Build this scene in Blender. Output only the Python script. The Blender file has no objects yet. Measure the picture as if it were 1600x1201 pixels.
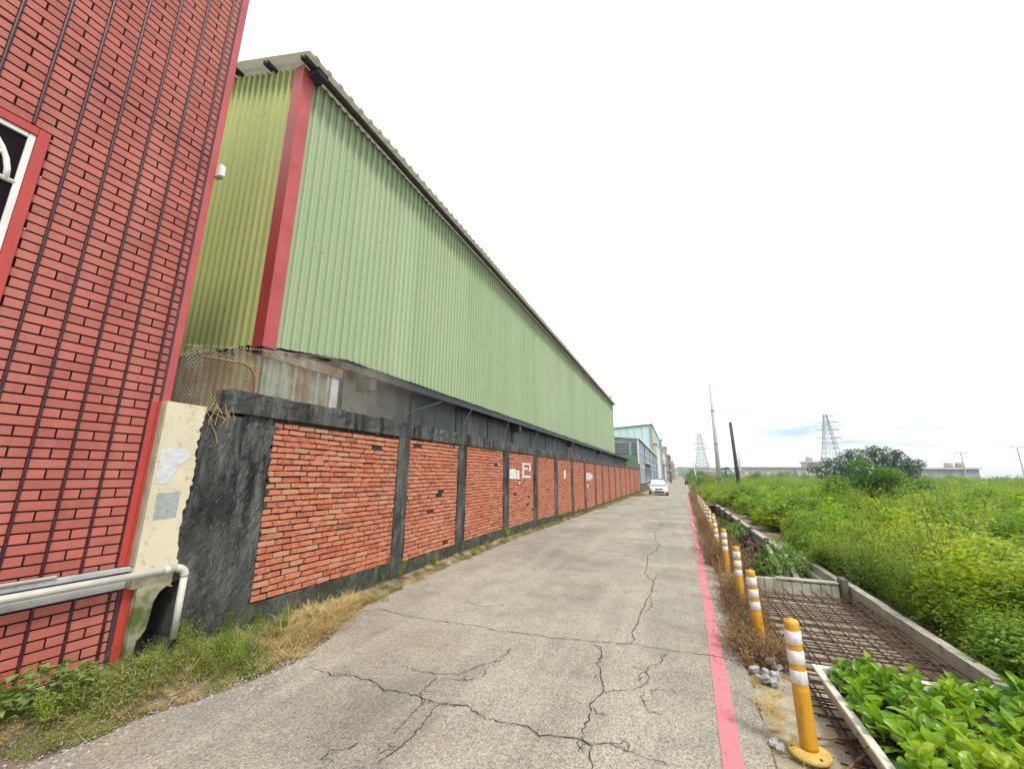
import bpy, math, random
import numpy as np
from mathutils import Vector, Matrix, Euler

rd = random.Random(11)
sc = bpy.context.scene
col = sc.collection
rad = math.radians

# ------------------------------------------------------------------ camera
cam_d = bpy.data.cameras.new('camera')
cam = bpy.data.objects.new('camera', cam_d)
col.objects.link(cam)
cam_d.sensor_width = 36.0
cam_d.lens = 36.0 * 624.17 / 1600.0
cam_d.clip_start = 0.05
cam_d.clip_end = 6000
_r = Vector((0.92793, 0.37264, 0.00906))
_u = Vector((0.07286, -0.20517, 0.97601))
_b = Vector((0.36556, -0.90501, -0.21753))
cam.matrix_world = Matrix(((_r.x, _u.x, _b.x, 0.0), (_r.y, _u.y, _b.y, 0.0), (_r.z, _u.z, _b.z, 1.65), (0, 0, 0, 1)))
sc.camera = cam

# ------------------------------------------------------------------ sky, sun, exposure
SUN_EL, SUN_AZ = 56.0, 128.0          # azimuth measured from +Y towards +X
world = bpy.data.worlds.new('World')
sc.world = world
world.use_nodes = True
nt = world.node_tree
nt.nodes.clear()
def wn(t, **k):
    n = nt.nodes.new(t)
    for a, b in k.items():
        setattr(n, a, b)
    return n
sky = wn('ShaderNodeTexSky', sky_type='NISHITA', sun_disc=False, sun_elevation=rad(SUN_EL), sun_rotation=rad(SUN_AZ))
bg_sky = wn('ShaderNodeBackground'); bg_sky.inputs[1].default_value = 0.10
nt.links.new(sky.outputs[0], bg_sky.inputs[0])
tc = wn('ShaderNodeTexCoord')
mp = wn('ShaderNodeMapping'); mp.inputs['Scale'].default_value = (2.4, 2.4, 15.0); mp.inputs['Location'].default_value = (3.1, 0.4, 0.0)
nt.links.new(tc.outputs['Generated'], mp.inputs[0])
ns = wn('ShaderNodeTexNoise'); ns.inputs['Scale'].default_value = 1.0; ns.inputs['Detail'].default_value = 5; ns.inputs['Roughness'].default_value = 0.52
nt.links.new(mp.outputs[0], ns.inputs['Vector'])
rp = wn('ShaderNodeValToRGB'); rp.color_ramp.elements[0].position = 0.555; rp.color_ramp.elements[1].position = 0.69
nt.links.new(ns.outputs[0], rp.inputs[0])
sx = wn('ShaderNodeSeparateXYZ'); nt.links.new(tc.outputs['Generated'], sx.inputs[0])
mr = wn('ShaderNodeMapRange'); mr.inputs[1].default_value = 0.30; mr.inputs[2].default_value = 0.08; mr.inputs[3].default_value = 0.0; mr.inputs[4].default_value = 1.0
nt.links.new(sx.outputs[2], mr.inputs[0])
mu = wn('ShaderNodeMath', operation='MULTIPLY'); nt.links.new(rp.outputs[0], mu.inputs[0]); nt.links.new(mr.outputs[0], mu.inputs[1])
cmx = wn('ShaderNodeMix', data_type='RGBA')
cmx.inputs[6].default_value = (0.925, 0.962, 0.985, 1); cmx.inputs[7].default_value = (0.26, 0.42, 0.54, 1)
nt.links.new(mu.outputs[0], cmx.inputs[0])
bg_c = wn('ShaderNodeBackground'); bg_c.inputs[1].default_value = 0.64
nt.links.new(cmx.outputs[2], bg_c.inputs[0])
mx = wn('ShaderNodeMixShader'); mx.inputs[0].default_value = 0.86
nt.links.new(bg_sky.outputs[0], mx.inputs[1]); nt.links.new(bg_c.outputs[0], mx.inputs[2])
wo = wn('ShaderNodeOutputWorld'); nt.links.new(mx.outputs[0], wo.inputs[0])

sun_d = bpy.data.lights.new('sun', 'SUN')
sun_d.energy = 1.5
sun_d.angle = rad(11)
sun_d.color = (1.0, 0.96, 0.89)
sun = bpy.data.objects.new('sun', sun_d)
col.objects.link(sun)
_sd = Vector((math.sin(rad(SUN_AZ)) * math.cos(rad(SUN_EL)), math.cos(rad(SUN_AZ)) * math.cos(rad(SUN_EL)), math.sin(rad(SUN_EL))))
sun.rotation_euler = (-_sd).to_track_quat('-Z', 'Y').to_euler()
sun.location = (20, 20, 40)

sc.view_settings.view_transform = 'Standard'
sc.view_settings.look = 'None'
sc.view_settings.gamma = 1.0
sc.view_settings.use_curve_mapping = False
sc.view_settings.exposure = 1.27

# ------------------------------------------------------------------ helpers
WL = {}
def tag(o, label=None, cat=None, group=None, kind=None):
    if label: o['label'] = label
    if cat: o['category'] = cat
    if group: o['group'] = group
    if kind: o['kind'] = kind
    return o
def wl(o):
    return WL.get(o.name, Vector((0, 0, 0))) if o else Vector((0, 0, 0))
def empty(name, loc, label=None, cat=None, group=None):
    o = bpy.data.objects.new(name, None)
    col.objects.link(o)
    o.empty_display_size = 0.1
    o.location = loc
    WL[o.name] = Vector(loc)
    return tag(o, label, cat, group)
def place(name, me, parent=None, loc=(0, 0, 0), rot=None, scl=None):
    o = bpy.data.objects.new(name, me)
    col.objects.link(o)
    L = Vector(loc)
    if parent:
        o.parent = parent
        o.location = L - wl(parent)
    else:
        o.location = L
    WL[o.name] = L
    if rot: o.rotation_euler = rot
    if scl: o.scale = scl
    return o

class MB:
    def __init__(s):
        s.v = []; s.f = []
    def add(s, v, f):
        n = len(s.v)
        s.v.extend([tuple(p) for p in v])
        s.f.extend([tuple(i + n for i in q) for q in f])
        return s
    def box(s, x0, x1, y0, y1, z0, z1):
        v = [(x, y, z) for z in (z0, z1) for y in (y0, y1) for x in (x0, x1)]
        return s.add(v, [(0, 2, 3, 1), (4, 5, 7, 6), (0, 1, 5, 4), (2, 6, 7, 3), (0, 4, 6, 2), (1, 3, 7, 5)])
    def bbox(s, x0, x1, y0, y1, z0, z1, b=0.01):
        # box with chamfered edges
        vs = []
        for z, i in ((z0, 1), (z0 + b, 0), (z1 - b, 0), (z1, 1)):
            k = b if i else 0
            vs += [(x0 + k, y0 + b, z), (x0 + b, y0 + k, z), (x1 - b, y0 + k, z), (x1 - k, y0 + b, z),
                   (x1 - k, y1 - b, z), (x1 - b, y1 - k, z), (x0 + b, y1 - k, z), (x0 + k, y1 - b, z)]
        f = [tuple(reversed(range(8))), tuple(range(24, 32))]
        for l in range(3):
            for i in range(8):
                j = (i + 1) % 8
                f.append((l * 8 + i, l * 8 + j, l * 8 + 8 + j, l * 8 + 8 + i))
        return s.add(vs, f)
    def xf(s, M):
        s.v = [tuple(M @ Vector(p)) for p in s.v]
        return s
    def tube(s, pts, r, n=6, caps=True):
        pts = [Vector(p) for p in pts]
        rs = r if isinstance(r, (list, tuple)) else [r] * len(pts)
        base = len(s.v)
        prev = None
        for i, p in enumerate(pts):
            d = (pts[min(i + 1, len(pts) - 1)] - pts[max(i - 1, 0)])
            if d.length < 1e-9: d = Vector((0, 0, 1))
            d.normalize()
            if prev is None:
                a = d.orthogonal().normalized()
            else:
                a = prev - d * prev.dot(d)
                a = a.normalized() if a.length > 1e-6 else d.orthogonal().normalized()
            prev = a
            b = d.cross(a)
            for k in range(n):
                t = 2 * math.pi * k / n
                s.v.append(tuple(p + (a * math.cos(t) + b * math.sin(t)) * rs[i]))
        for i in range(len(pts) - 1):
            for k in range(n):
                q = (k + 1) % n
                s.f.append((base + i * n + k, base + i * n + q, base + (i + 1) * n + q, base + (i + 1) * n + k))
        if caps:
            s.f.append(tuple(base + k for k in reversed(range(n))))
            e = base + (len(pts) - 1) * n
            s.f.append(tuple(e + k for k in range(n)))
        return s
    def lathe(s, prof, c=(0, 0, 0), n=20):
        base = len(s.v)
        for r, z in prof:
            for k in range(n):
                t = 2 * math.pi * k / n
                s.v.append((c[0] + r * math.cos(t), c[1] + r * math.sin(t), c[2] + z))
        for i in range(len(prof) - 1):
            for k in range(n):
                q = (k + 1) % n
                s.f.append((base + i * n + k, base + i * n + q, base + (i + 1) * n + q, base + (i + 1) * n + k))
        s.f.append(tuple(base + k for k in reversed(range(n))))
        e = base + (len(prof) - 1) * n
        s.f.append(tuple(e + k for k in range(n)))
        return s
    def prism(s, poly, axis, a, b):
        # poly: 2-D outline, extruded along axis ('x','y','z') from a to b
        def mk(p, t):
            if axis == 'x': return (t, p[0], p[1])
            if axis == 'y': return (p[0], t, p[1])
            return (p[0], p[1], t)
        n = len(poly)
        v = [mk(p, a) for p in poly] + [mk(p, b) for p in poly]
        f = [tuple(reversed(range(n))), tuple(range(n, 2 * n))]
        for i in range(n):
            j = (i + 1) % n
            f.append((i, j, n + j, n + i))
        return s.add(v, f)
    def mesh(s, name, mat=None, off=(0, 0, 0), smooth=False):
        me = bpy.data.meshes.new(name)
        o = Vector(off)
        me.from_pydata([(p[0] - o.x, p[1] - o.y, p[2] - o.z) for p in s.v], [], s.f)
        if mat: me.materials.append(mat)
        if smooth:
            me.polygons.foreach_set('use_smooth', [True] * len(me.polygons))
        me.validate()
        me.update()
        return me
    def build(s, name, mat, parent=None, loc=None, smooth=False):
        L = Vector(loc) if loc is not None else wl(parent)
        me = s.mesh(name, mat, L, smooth)
        import bmesh
        bm = bmesh.new(); bm.from_mesh(me)
        bmesh.ops.recalc_face_normals(bm, faces=bm.faces)
        bm.to_mesh(me); bm.free()
        return place(name, me, parent, L)

def build_raw(s, name, mat, parent=None):
    L = wl(parent)
    return place(name, s.mesh(name, mat, L), parent, L)
MB.build_raw = build_raw
# ------------------------------------------------------------------ materials
class NT:
    def __init__(s, name):
        s.m = bpy.data.materials.new(name); s.m.use_nodes = True
        s.t = s.m.node_tree; s.p = s.t.nodes['Principled BSDF']; s.out = s.t.nodes['Material Output']
    def n(s, t, ins=None, **k):
        x = s.t.nodes.new(t)
        for a, b in k.items(): setattr(x, a, b)
        for a, b in (ins or {}).items(): s.set(x.inputs[a], b)
        return x
    def set(s, sock, b):
        if isinstance(b, bpy.types.NodeSocket): s.t.links.new(b, sock)
        elif isinstance(b, tuple) and len(b) == 3 and sock.type == 'RGBA': sock.default_value = (*b, 1)
        else: sock.default_value = b
    def pos(s, scale=(1, 1, 1)):
        g = s.n('ShaderNodeNewGeometry')
        m = s.n('ShaderNodeMapping', {'Vector': g.outputs['Position'], 'Scale': scale})
        return m.outputs[0]
    def noise(s, scale, detail=4, rough=0.55, vec=None):
        return s.n('ShaderNodeTexNoise', {'Vector': vec if vec is not None else s.pos(), 'Scale': scale, 'Detail': detail, 'Roughness': rough}).outputs[0]
    def ramp(s, fac, a, b, ca=(0, 0, 0), cb=(1, 1, 1)):
        r = s.n('ShaderNodeValToRGB', {'Fac': fac})
        e = r.color_ramp.elements
        e[0].position = a; e[1].position = b; e[0].color = (*ca, 1); e[1].color = (*cb, 1)
        return r.outputs[0]
    def mix(s, fac, a, b, mode='MIX'):
        x = s.n('ShaderNodeMix', {0: fac, 6: a, 7: b}, data_type='RGBA', blend_type=mode)
        return x.outputs[2]
    def math(s, op, a, b=0.0):
        return s.n('ShaderNodeMath', {0: a, 1: b}, operation=op).outputs[0]
    def rnd(s):
        oi = s.n('ShaderNodeObjectInfo').outputs['Random']
        g = s.n('ShaderNodeNewGeometry').outputs['Random Per Island']
        return s.math('FRACT', s.math('ADD', oi, g))
    def bump(s, h, strength=0.3, dist=0.01):
        b = s.n('ShaderNodeBump', {'Height': h, 'Strength': strength, 'Distance': dist})
        s.set(s.p.inputs['Normal'], b.outputs[0])
    def done(s, colr, rough=0.7, spec=0.4, metal=0.0):
        s.set(s.p.inputs['Base Color'], colr); s.set(s.p.inputs['Roughness'], rough)
        s.p.inputs['Specular IOR Level'].default_value = spec; s.p.inputs['Metallic'].default_value = metal
        return s.m

def M(name, c1, c2=None, scale=3.0, rough=0.7, lo=0.4, hi=0.65, vec=(1, 1, 1), fine=None, dirt=None, bump=0.0, bs=60.0, spec=0.35, metal=0.0, var=0.0):
    """two-tone noise colour + optional fine grain + optional dirt (colour, scale, lo, hi, vec)"""
    t = NT(name)
    c2 = c2 or tuple(x * 0.8 for x in c1)
    c = t.mix(t.ramp(t.noise(scale, 5, 0.6, t.pos(vec)), lo, hi), c1, c2)
    if var:
        v = t.n('ShaderNodeMapRange', {0: t.rnd(), 3: 1 - var, 4: 1 + var}).outputs[0]
        c = t.mix(1.0, c, t.n('ShaderNodeCombineColor', {0: v, 1: v, 2: v}).outputs[0], 'MULTIPLY')
    if fine:
        g = t.ramp(t.noise(fine, 3, 0.7), 0.3, 0.7, (0.78, 0.78, 0.78), (1.15, 1.15, 1.15))
        c = t.mix(1.0, c, g, 'MULTIPLY')
    if dirt:
        dc, ds, dl, dh, dv = dirt
        c = t.mix(t.ramp(t.noise(ds, 6, 0.65, t.pos(dv)), dl, dh), c, dc)
    if bump:
        t.bump(t.noise(bs, 4, 0.65), bump, 0.01)
    return t.done(c, rough, spec, metal)

def leafmat(name, stops, rough=0.5, trans=0.35, nz=1.9):
    t = NT(name)
    oi = t.n('ShaderNodeObjectInfo').outputs['Random']
    g = t.n('ShaderNodeNewGeometry').outputs['Random Per Island']
    big = t.noise(0.38, 5, 0.6)
    f = t.math('ADD', t.math('ADD', t.math('MULTIPLY', oi, 0.38), t.math('MULTIPLY', g, 0.34)), t.math('MULTIPLY', t.math('SUBTRACT', big, 0.5), nz))
    f = t.math('ADD', f, 0.14)
    r = t.n('ShaderNodeValToRGB', {'Fac': f})
    e = r.color_ramp.elements
    while len(e) < len(stops): e.new(0.5)
    for i, c in enumerate(stops):
        e[i].position = i / (len(stops) - 1); e[i].color = (*c, 1)
    t.done(r.outputs[0], rough, 0.35)
    tr = t.n('ShaderNodeBsdfTranslucent', {'Color': t.mix(1.0, r.outputs[0], (1.9, 1.75, 0.8), 'MULTIPLY')})
    ms = t.n('ShaderNodeMixShader', {0: trans, 1: t.p.outputs[0], 2: tr.outputs[0]})
    t.t.links.new(ms.outputs[0], t.out.inputs[0])
    return t.m

def asphalt():
    t = NT('asphalt_worn')
    big = t.noise(0.55, 4, 0.6)
    mid = t.noise(3.0, 5, 0.6)
    c = t.mix(t.ramp(big, 0.36, 0.64), (0.255, 0.230, 0.187), (0.365, 0.33, 0.265))
    c = t.mix(t.ramp(mid, 0.35, 0.75), c, t.mix(1.0, c, (0.74, 0.73, 0.75), 'MULTIPLY'))
    # long wheel-worn streaks along the lane
    st = t.noise(1.0, 4, 0.6, t.pos((1.6, 0.12, 1)))
    c = t.mix(t.ramp(st, 0.5, 0.72), c, (0.36, 0.325, 0.265))
    br = t.noise(0.8, 3, 0.5, t.pos((0.8, 1.2, 1)))
    c = t.mix(t.math('MULTIPLY', t.ramp(br, 0.55, 0.75), 0.45), c, (0.26, 0.19, 0.125))
    dk = t.noise(0.42, 5, 0.65, t.pos((1.2, 0.7, 1)))
    c = t.mix(t.math('MULTIPLY', t.ramp(dk, 0.53, 0.66), 0.55), c, (0.15, 0.14, 0.14))
    v = t.n('ShaderNodeTexVoronoi', {'Vector': t.pos(), 'Scale': 95.0})
    agg = t.ramp(v.outputs['Color'], 0.1, 0.9, (0.62, 0.62, 0.62), (1.36, 1.34, 1.30))
    c = t.mix(1.0, c, agg, 'MULTIPLY')
    pit = t.ramp(t.noise(38.0, 3, 0.6), 0.64, 0.70)
    c = t.mix(t.math('MULTIPLY', pit, 0.75), c, (0.045, 0.042, 0.04))
    fl = t.ramp(t.noise(120.0, 2, 0.5), 0.68, 0.74)
    c = t.mix(t.math('MULTIPLY', fl, 0.6), c, (0.52, 0.49, 0.43))
    t.bump(t.math('ADD', v.outputs['Distance'], t.math('MULTIPLY', t.noise(38.0, 3), 0.8)), 0.5, 0.006)
    return t.done(c, 0.85, 0.3)

def brickmat():
    t = NT('fired_red_brick')
    r = t.rnd()
    rr = t.n('ShaderNodeValToRGB', {'Fac': r})
    st = [(0, (0.36, 0.095, 0.05)), (0.2, (0.46, 0.125, 0.062)), (0.5, (0.51, 0.155, 0.078)), (0.76, (0.50, 0.19, 0.10)), (0.94, (0.50, 0.24, 0.14)), (1.0, (0.24, 0.085, 0.055))]
    e = rr.color_ramp.elements
    while len(e) < len(st): e.new(0.5)
    for i, (p, c) in enumerate(st): e[i].position = p; e[i].color = (*c, 1)
    c = rr.outputs[0]
    c = t.mix(t.ramp(t.noise(17.0, 5, 0.72), 0.46, 0.70), c, (0.50, 0.265, 0.18))
    c = t.mix(t.math('MULTIPLY', t.ramp(t.noise(0.8, 4, 0.6), 0.55, 0.85), 0.4), c, (0.33, 0.10, 0.06))
    c = t.mix(t.ramp(t.noise(60.0, 4, 0.7), 0.66, 0.74), c, (0.60, 0.44, 0.34))
    c = t.mix(t.ramp(t.noise(30.0, 5, 0.78), 0.62, 0.70), c, (0.07, 0.04, 0.03))
    c = t.mix(t.ramp(t.noise(1.7, 6, 0.7, t.pos((1, 1, 0.5))), 0.70, 0.82), c, (0.06, 0.05, 0.043))
    t.bump(t.noise(55.0, 4, 0.7), 0.6, 0.006)
    return t.done(c, 0.9, 0.2)

def blackconcrete():
    t = NT('mould_black_concrete')
    c = t.mix(t.ramp(t.noise(2.2, 6, 0.65, t.pos((1, 1, 0.4))), 0.36, 0.70), (0.024, 0.025, 0.026), (0.15, 0.152, 0.14))
    c = t.mix(t.ramp(t.noise(9.0, 6, 0.75), 0.55, 0.72), c, (0.045, 0.042, 0.033))
    pale = t.ramp(t.noise(1.9, 7, 0.75, t.pos((1, 3.2, 0.7))), 0.48, 0.68)
    c = t.mix(t.math('MULTIPLY', pale, 0.8), c, (0.27, 0.275, 0.26))
    c = t.mix(t.ramp(t.noise(42.0, 4, 0.7), 0.64, 0.70), c, (0.42, 0.42, 0.39))
    z = t.n('ShaderNodeSeparateXYZ', {0: t.pos()}).outputs[2]
    low = t.n('ShaderNodeMapRange', {0: t.math('ADD', z, t.math('MULTIPLY', t.noise(4.0, 5), 0.5)), 1: 0.75, 2: 0.35}).outputs[0]
    c = t.mix(t.math('MULTIPLY', low, 0.75), c, t.mix(t.ramp(t.noise(11, 4), 0.4, 0.6), (0.045, 0.065, 0.018), (0.12, 0.115, 0.085)))
    t.bump(t.math('ADD', t.noise(28.0, 5, 0.7), t.noise(110.0, 2, 0.7)), 1.0, 0.03)
    return t.done(c, 0.95, 0.15)

def creamplaster():
    t = NT('cream_plaster')
    c = t.mix(t.ramp(t.noise(3.0, 5, 0.6), 0.4, 0.7), (0.62, 0.565, 0.415), (0.53, 0.475, 0.335))
    c = t.mix(t.ramp(t.noise(13.0, 6, 0.75), 0.56, 0.68), c, (0.30, 0.265, 0.17))
    z = t.n('ShaderNodeSeparateXYZ', {0: t.pos()}).outputs[2]
    low = t.n('ShaderNodeMapRange', {0: t.math('ADD', z, t.math('MULTIPLY', t.noise(6.0, 5), 0.3)), 1: 0.98, 2: 0.80}).outputs[0]
    c = t.mix(low, c, t.mix(t.ramp(t.noise(9, 4), 0.4, 0.6), (0.085, 0.11, 0.03), (0.27, 0.25, 0.17)))
    t.bump(t.noise(45.0, 5, 0.7), 0.35, 0.008)
    return t.done(c, 0.9, 0.2)

def greenpaint(name, base, alt, rust=0.0):
    t = NT(name)
    c = t.mix(t.ramp(t.noise(0.9, 4, 0.6, t.pos((1, 1, 0.25))), 0.35, 0.7), base, alt)
    v = t.n('ShaderNodeMapRange', {0: t.rnd(), 3: 0.97, 4: 1.03}).outputs[0]
    c = t.mix(1.0, c, t.n('ShaderNodeCombineColor', {0: v, 1: v, 2: v}).outputs[0], 'MULTIPLY')
    c = t.mix(t.math('MULTIPLY', t.ramp(t.noise(2.0, 6, 0.7, t.pos((4, 4, 0.12))), 0.54, 0.8), 0.42), c, tuple(x * 0.5 for x in base))
    if rust:
        z = t.noise(2.2, 6, 0.7, t.pos((2.5, 2.5, 0.5)))
        c = t.mix(t.ramp(z, 0.62 - rust * 0.35, 0.78 - rust * 0.3), c, t.mix(t.ramp(t.noise(12, 4), 0.4, 0.6), (0.22, 0.085, 0.03), (0.14, 0.07, 0.035)))
    t.bump(t.noise(6.0, 3), 0.05, 0.02)
    return t.done(c, 0.5, 0.4)

MAT = {}
MAT['asphalt'] = asphalt()
MAT['crack'] = M('crack_dark', (0.028, 0.026, 0.024), (0.05, 0.046, 0.04), 20, 0.95)
MAT['pink'] = M('faded_red_line', (0.60, 0.185, 0.21), (0.52, 0.19, 0.205), 2.5, 0.75, fine=90, dirt=((0.24, 0.19, 0.16), 16, 0.56, 0.64, (1, 1, 1)), bump=0.4, bs=120)
MAT['dirt'] = M('dry_soil', (0.20, 0.155, 0.10), (0.11, 0.085, 0.055), 2.2, 0.95, fine=50, dirt=((0.33, 0.27, 0.18), 6, 0.55, 0.7, (1, 1, 1)), bump=0.7, bs=40)
MAT['sand'] = M('sandy_concrete', (0.40, 0.345, 0.25), (0.25, 0.21, 0.145), 5, 0.95, fine=80, bump=0.5, bs=60)
MAT['brick'] = brickmat()
MAT['mortar'] = M('dark_mortar', (0.022, 0.019, 0.017), (0.05, 0.04, 0.034), 6, 0.95, bump=0.5, bs=60)
MAT['black'] = blackconcrete()
MAT['cream'] = creamplaster()
MAT['beige'] = M('beige_edge', (0.36, 0.31, 0.22), (0.25, 0.215, 0.155), 8, 0.8, bump=0.2)
MAT['clad'] = M('printed_brick_cladding', (0.43, 0.122, 0.090), (0.37, 0.098, 0.074), 1.4, 0.40, fine=120, dirt=((0.47, 0.17, 0.125), 1.3, 0.46, 0.80, (1, 2.5, 0.35)), var=0.15, spec=0.35)
MAT['groove'] = M('cladding_groove', (0.014, 0.008, 0.011), None, 8, 0.9, spec=0.08)
MAT['ribred'] = M('cladding_rib', (0.062, 0.010, 0.014), (0.028, 0.006, 0.009), 14, 0.45, vec=(1, 1, 1.6), lo=.46, hi=.54, spec=0.45)
MAT['trim'] = M('red_sheet_trim', (0.45, 0.052, 0.034), (0.38, 0.04, 0.03), 2.0, 0.38, spec=0.5, dirt=((0.26, 0.05, 0.04), 5, 0.62, 0.8, (1, 1, 0.3)))
MAT['trimpink'] = M('faded_red_trim', (0.46, 0.075, 0.075), (0.38, 0.055, 0.055), 2.0, 0.4, spec=0.5)
MAT['alu'] = M('grey_aluminium', (0.42, 0.43, 0.42), (0.33, 0.34, 0.335), 5, 0.42, dirt=((0.2, 0.19, 0.16), 12, 0.6, 0.75, (1, 1, 1)), spec=0.5)
MAT['pvc'] = M('weathered_pvc', (0.58, 0.56, 0.50), (0.48, 0.455, 0.39), 6, 0.45, dirt=((0.24, 0.21, 0.15), 14, 0.62, 0.76, (1, 1, 1)), spec=0.45)
MAT['whitepaint'] = M('white_paint', (0.74, 0.75, 0.72), (0.62, 0.62, 0.58), 5, 0.45, dirt=((0.35, 0.32, 0.25), 16, 0.66, 0.78, (1, 1, 1)))
MAT['glassdark'] = M('dark_window_glass', (0.025, 0.035, 0.04), (0.035, 0.05, 0.055), 3, 0.08, spec=0.6)
MAT['green'] = greenpaint('green_sheet_side', (0.335, 0.425, 0.25), (0.38, 0.458, 0.29))
MAT['greeny'] = greenpaint('green_sheet_gable', (0.40, 0.44, 0.15), (0.44, 0.47, 0.185))  # gable copy of the side green, warm reflected light put into its colour
MAT['rusty'] = greenpaint('rusty_green_sheet', (0.20, 0.285, 0.225), (0.26, 0.33, 0.26), 0.55)
MAT['rustgable'] = greenpaint('rust_brown_sheet', (0.33, 0.26, 0.10), (0.25, 0.19, 0.075), 0.4)
MAT['rust'] = M('rusty_steel', (0.20, 0.105, 0.055), (0.30, 0.185, 0.095), 8, 0.85, dirt=((0.10, 0.045, 0.025), 14, 0.52, 0.7, (1, 1, 1)), bump=0.3)
MAT['darksheet'] = M('grey_weathered_sheet', (0.13, 0.135, 0.135), (0.19, 0.195, 0.195), 1.6, 0.75, vec=(1, 1.2, 0.3), dirt=((0.06, 0.058, 0.055), 2.2, 0.5, 0.75, (3, 3, 0.3)), var=0.12)
MAT['steel_dark'] = M('dark_steel', (0.035, 0.04, 0.05), (0.05, 0.055, 0.065), 5, 0.5)
MAT['roof'] = M('grey_roof_sheet', (0.78, 0.75, 0.66), (0.70, 0.67, 0.58), 2, 0.5, dirt=((0.5, 0.45, 0.36), 4, 0.60, 0.8, (1, 1, 1)))
def frp(m):
    t = m.node_tree; p = t.nodes['Principled BSDF']; o = t.nodes['Material Output']
    tr = t.nodes.new('ShaderNodeBsdfTranslucent'); tr.inputs[0].default_value = (.80, .78, .70, 1)
    ms = t.nodes.new('ShaderNodeMixShader'); ms.inputs[0].default_value = .38
    t.links.new(p.outputs[0], ms.inputs[1]); t.links.new(tr.outputs[0], ms.inputs[2]); t.links.new(ms.outputs[0], o.inputs[0])
frp(MAT['roof'])
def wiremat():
    t = NT('weathered_shaded_wire')
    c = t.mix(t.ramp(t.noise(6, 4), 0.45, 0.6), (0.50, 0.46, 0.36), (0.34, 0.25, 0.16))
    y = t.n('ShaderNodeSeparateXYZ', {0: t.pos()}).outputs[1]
    f = t.n('ShaderNodeMapRange', {0: y, 1: 4.7, 2: 6.2}).outputs[0]  # darker along y: mesh fading into the shaded recess is put into the colour
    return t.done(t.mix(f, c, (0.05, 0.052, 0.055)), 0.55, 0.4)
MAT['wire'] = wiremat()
MAT['concrete'] = M('pale_concrete', (0.44, 0.41, 0.33), (0.32, 0.295, 0.235), 3.5, 0.92, fine=70, dirt=((0.10, 0.09, 0.07), 7, 0.58, 0.74, (1, 1, 0.5)), bump=0.35, bs=70)
MAT['conc_dark'] = M('damp_concrete', (0.16, 0.15, 0.125), (0.10, 0.095, 0.08), 3.0, 0.92, fine=60, dirt=((0.05, 0.05, 0.035), 6, 0.55, 0.72, (1, 1, 0.5)), bump=0.35)
MAT['rebar'] = M('rusty_rebar', (0.085, 0.042, 0.03), (0.155, 0.085, 0.056), 14, 0.85, dirt=((0.045, 0.022, 0.016), 30, 0.5, 0.68, (1, 1, 1)), bump=0.6, bs=180, var=0.15)
MAT['yellow'] = M('bollard_amber', (0.62, 0.325, 0.02), (0.54, 0.27, 0.018), 7, 0.42, dirt=((0.30, 0.16, 0.04), 14, 0.54, 0.76, (1, 1, 0.35)), spec=0.5)
MAT['yellowbase'] = M('bollard_base_dusty', (0.56, 0.38, 0.08), (0.40, 0.27, 0.08), 10, 0.6, dirt=((0.24, 0.19, 0.11), 12, 0.52, 0.72, (1, 1, 1)))
MAT['refl'] = M('white_reflective_band', (0.74, 0.72, 0.70), (0.64, 0.62, 0.60), 12, 0.35, dirt=((0.36, 0.31, 0.27), 30, 0.54, 0.74, (1, 1, 0.25)), spec=0.5)
MAT['planter'] = M('white_planter', (0.62, 0.59, 0.50), (0.48, 0.45, 0.37), 6, 0.5, dirt=((0.30, 0.26, 0.18), 14, 0.62, 0.76, (1, 1, 1)))
MAT['soil'] = M('dark_soil', (0.045, 0.032, 0.02), (0.028, 0.02, 0.014), 12, 0.95, bump=0.8, bs=60)
MAT['paper'] = M('torn_paper', (0.60, 0.61, 0.61), (0.46, 0.47, 0.48), 18, 0.8, dirt=((0.36, 0.36, 0.36), 40, 0.56, 0.7, (1, 1, 4)))
MAT['papergrey'] = M('grey_torn_paper', (0.34, 0.36, 0.35), (0.25, 0.27, 0.26), 22, 0.8, dirt=((0.46, 0.47, 0.46), 50, 0.56, 0.7, (1, 1, 5)))
MAT['bark'] = M('bark', (0.10, 0.075, 0.05), (0.06, 0.045, 0.032), 9, 0.95, bump=0.6, bs=30)
MAT['polegrey'] = M('concrete_pole', (0.50, 0.51, 0.49), (0.40, 0.41, 0.40), 1.5, 0.85, vec=(3, 3, 0.4))
MAT['poledark'] = M('tarred_pole', (0.05, 0.045, 0.042), (0.085, 0.075, 0.07), 2, 0.8, vec=(3, 3, 0.4))
MAT['pylon'] = M('galvanised_lattice', (0.36, 0.38, 0.40), None, 1, 0.55)
MAT['carwhite'] = M('white_car_paint', (0.80, 0.80, 0.79), (0.76, 0.76, 0.75), 2, 0.22, spec=0.5)
MAT['tyre'] = M('tyre_rubber', (0.022, 0.022, 0.022), None, 4, 0.85)
MAT['chrome'] = M('bright_metal', (0.55, 0.56, 0.57), None, 4, 0.25, metal=0.8)
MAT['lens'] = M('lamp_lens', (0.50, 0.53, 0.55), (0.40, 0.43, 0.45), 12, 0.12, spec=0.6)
MAT['teal'] = M('pale_teal_sheet', (0.40, 0.57, 0.56), (0.46, 0.62, 0.62), 0.5, 0.5, vec=(1, 1, 0.2))
MAT['greysheet'] = M('grey_sheet', (0.33, 0.37, 0.40), (0.26, 0.30, 0.33), 0.6, 0.55, vec=(1, 1, 0.25), dirt=((0.17, 0.19, 0.2), 0.8, 0.55, 0.75, (2, 2, 0.3)))
MAT['deepgreen'] = greenpaint('deep_green_sheet', (0.17, 0.27, 0.16), (0.21, 0.31, 0.19))
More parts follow.
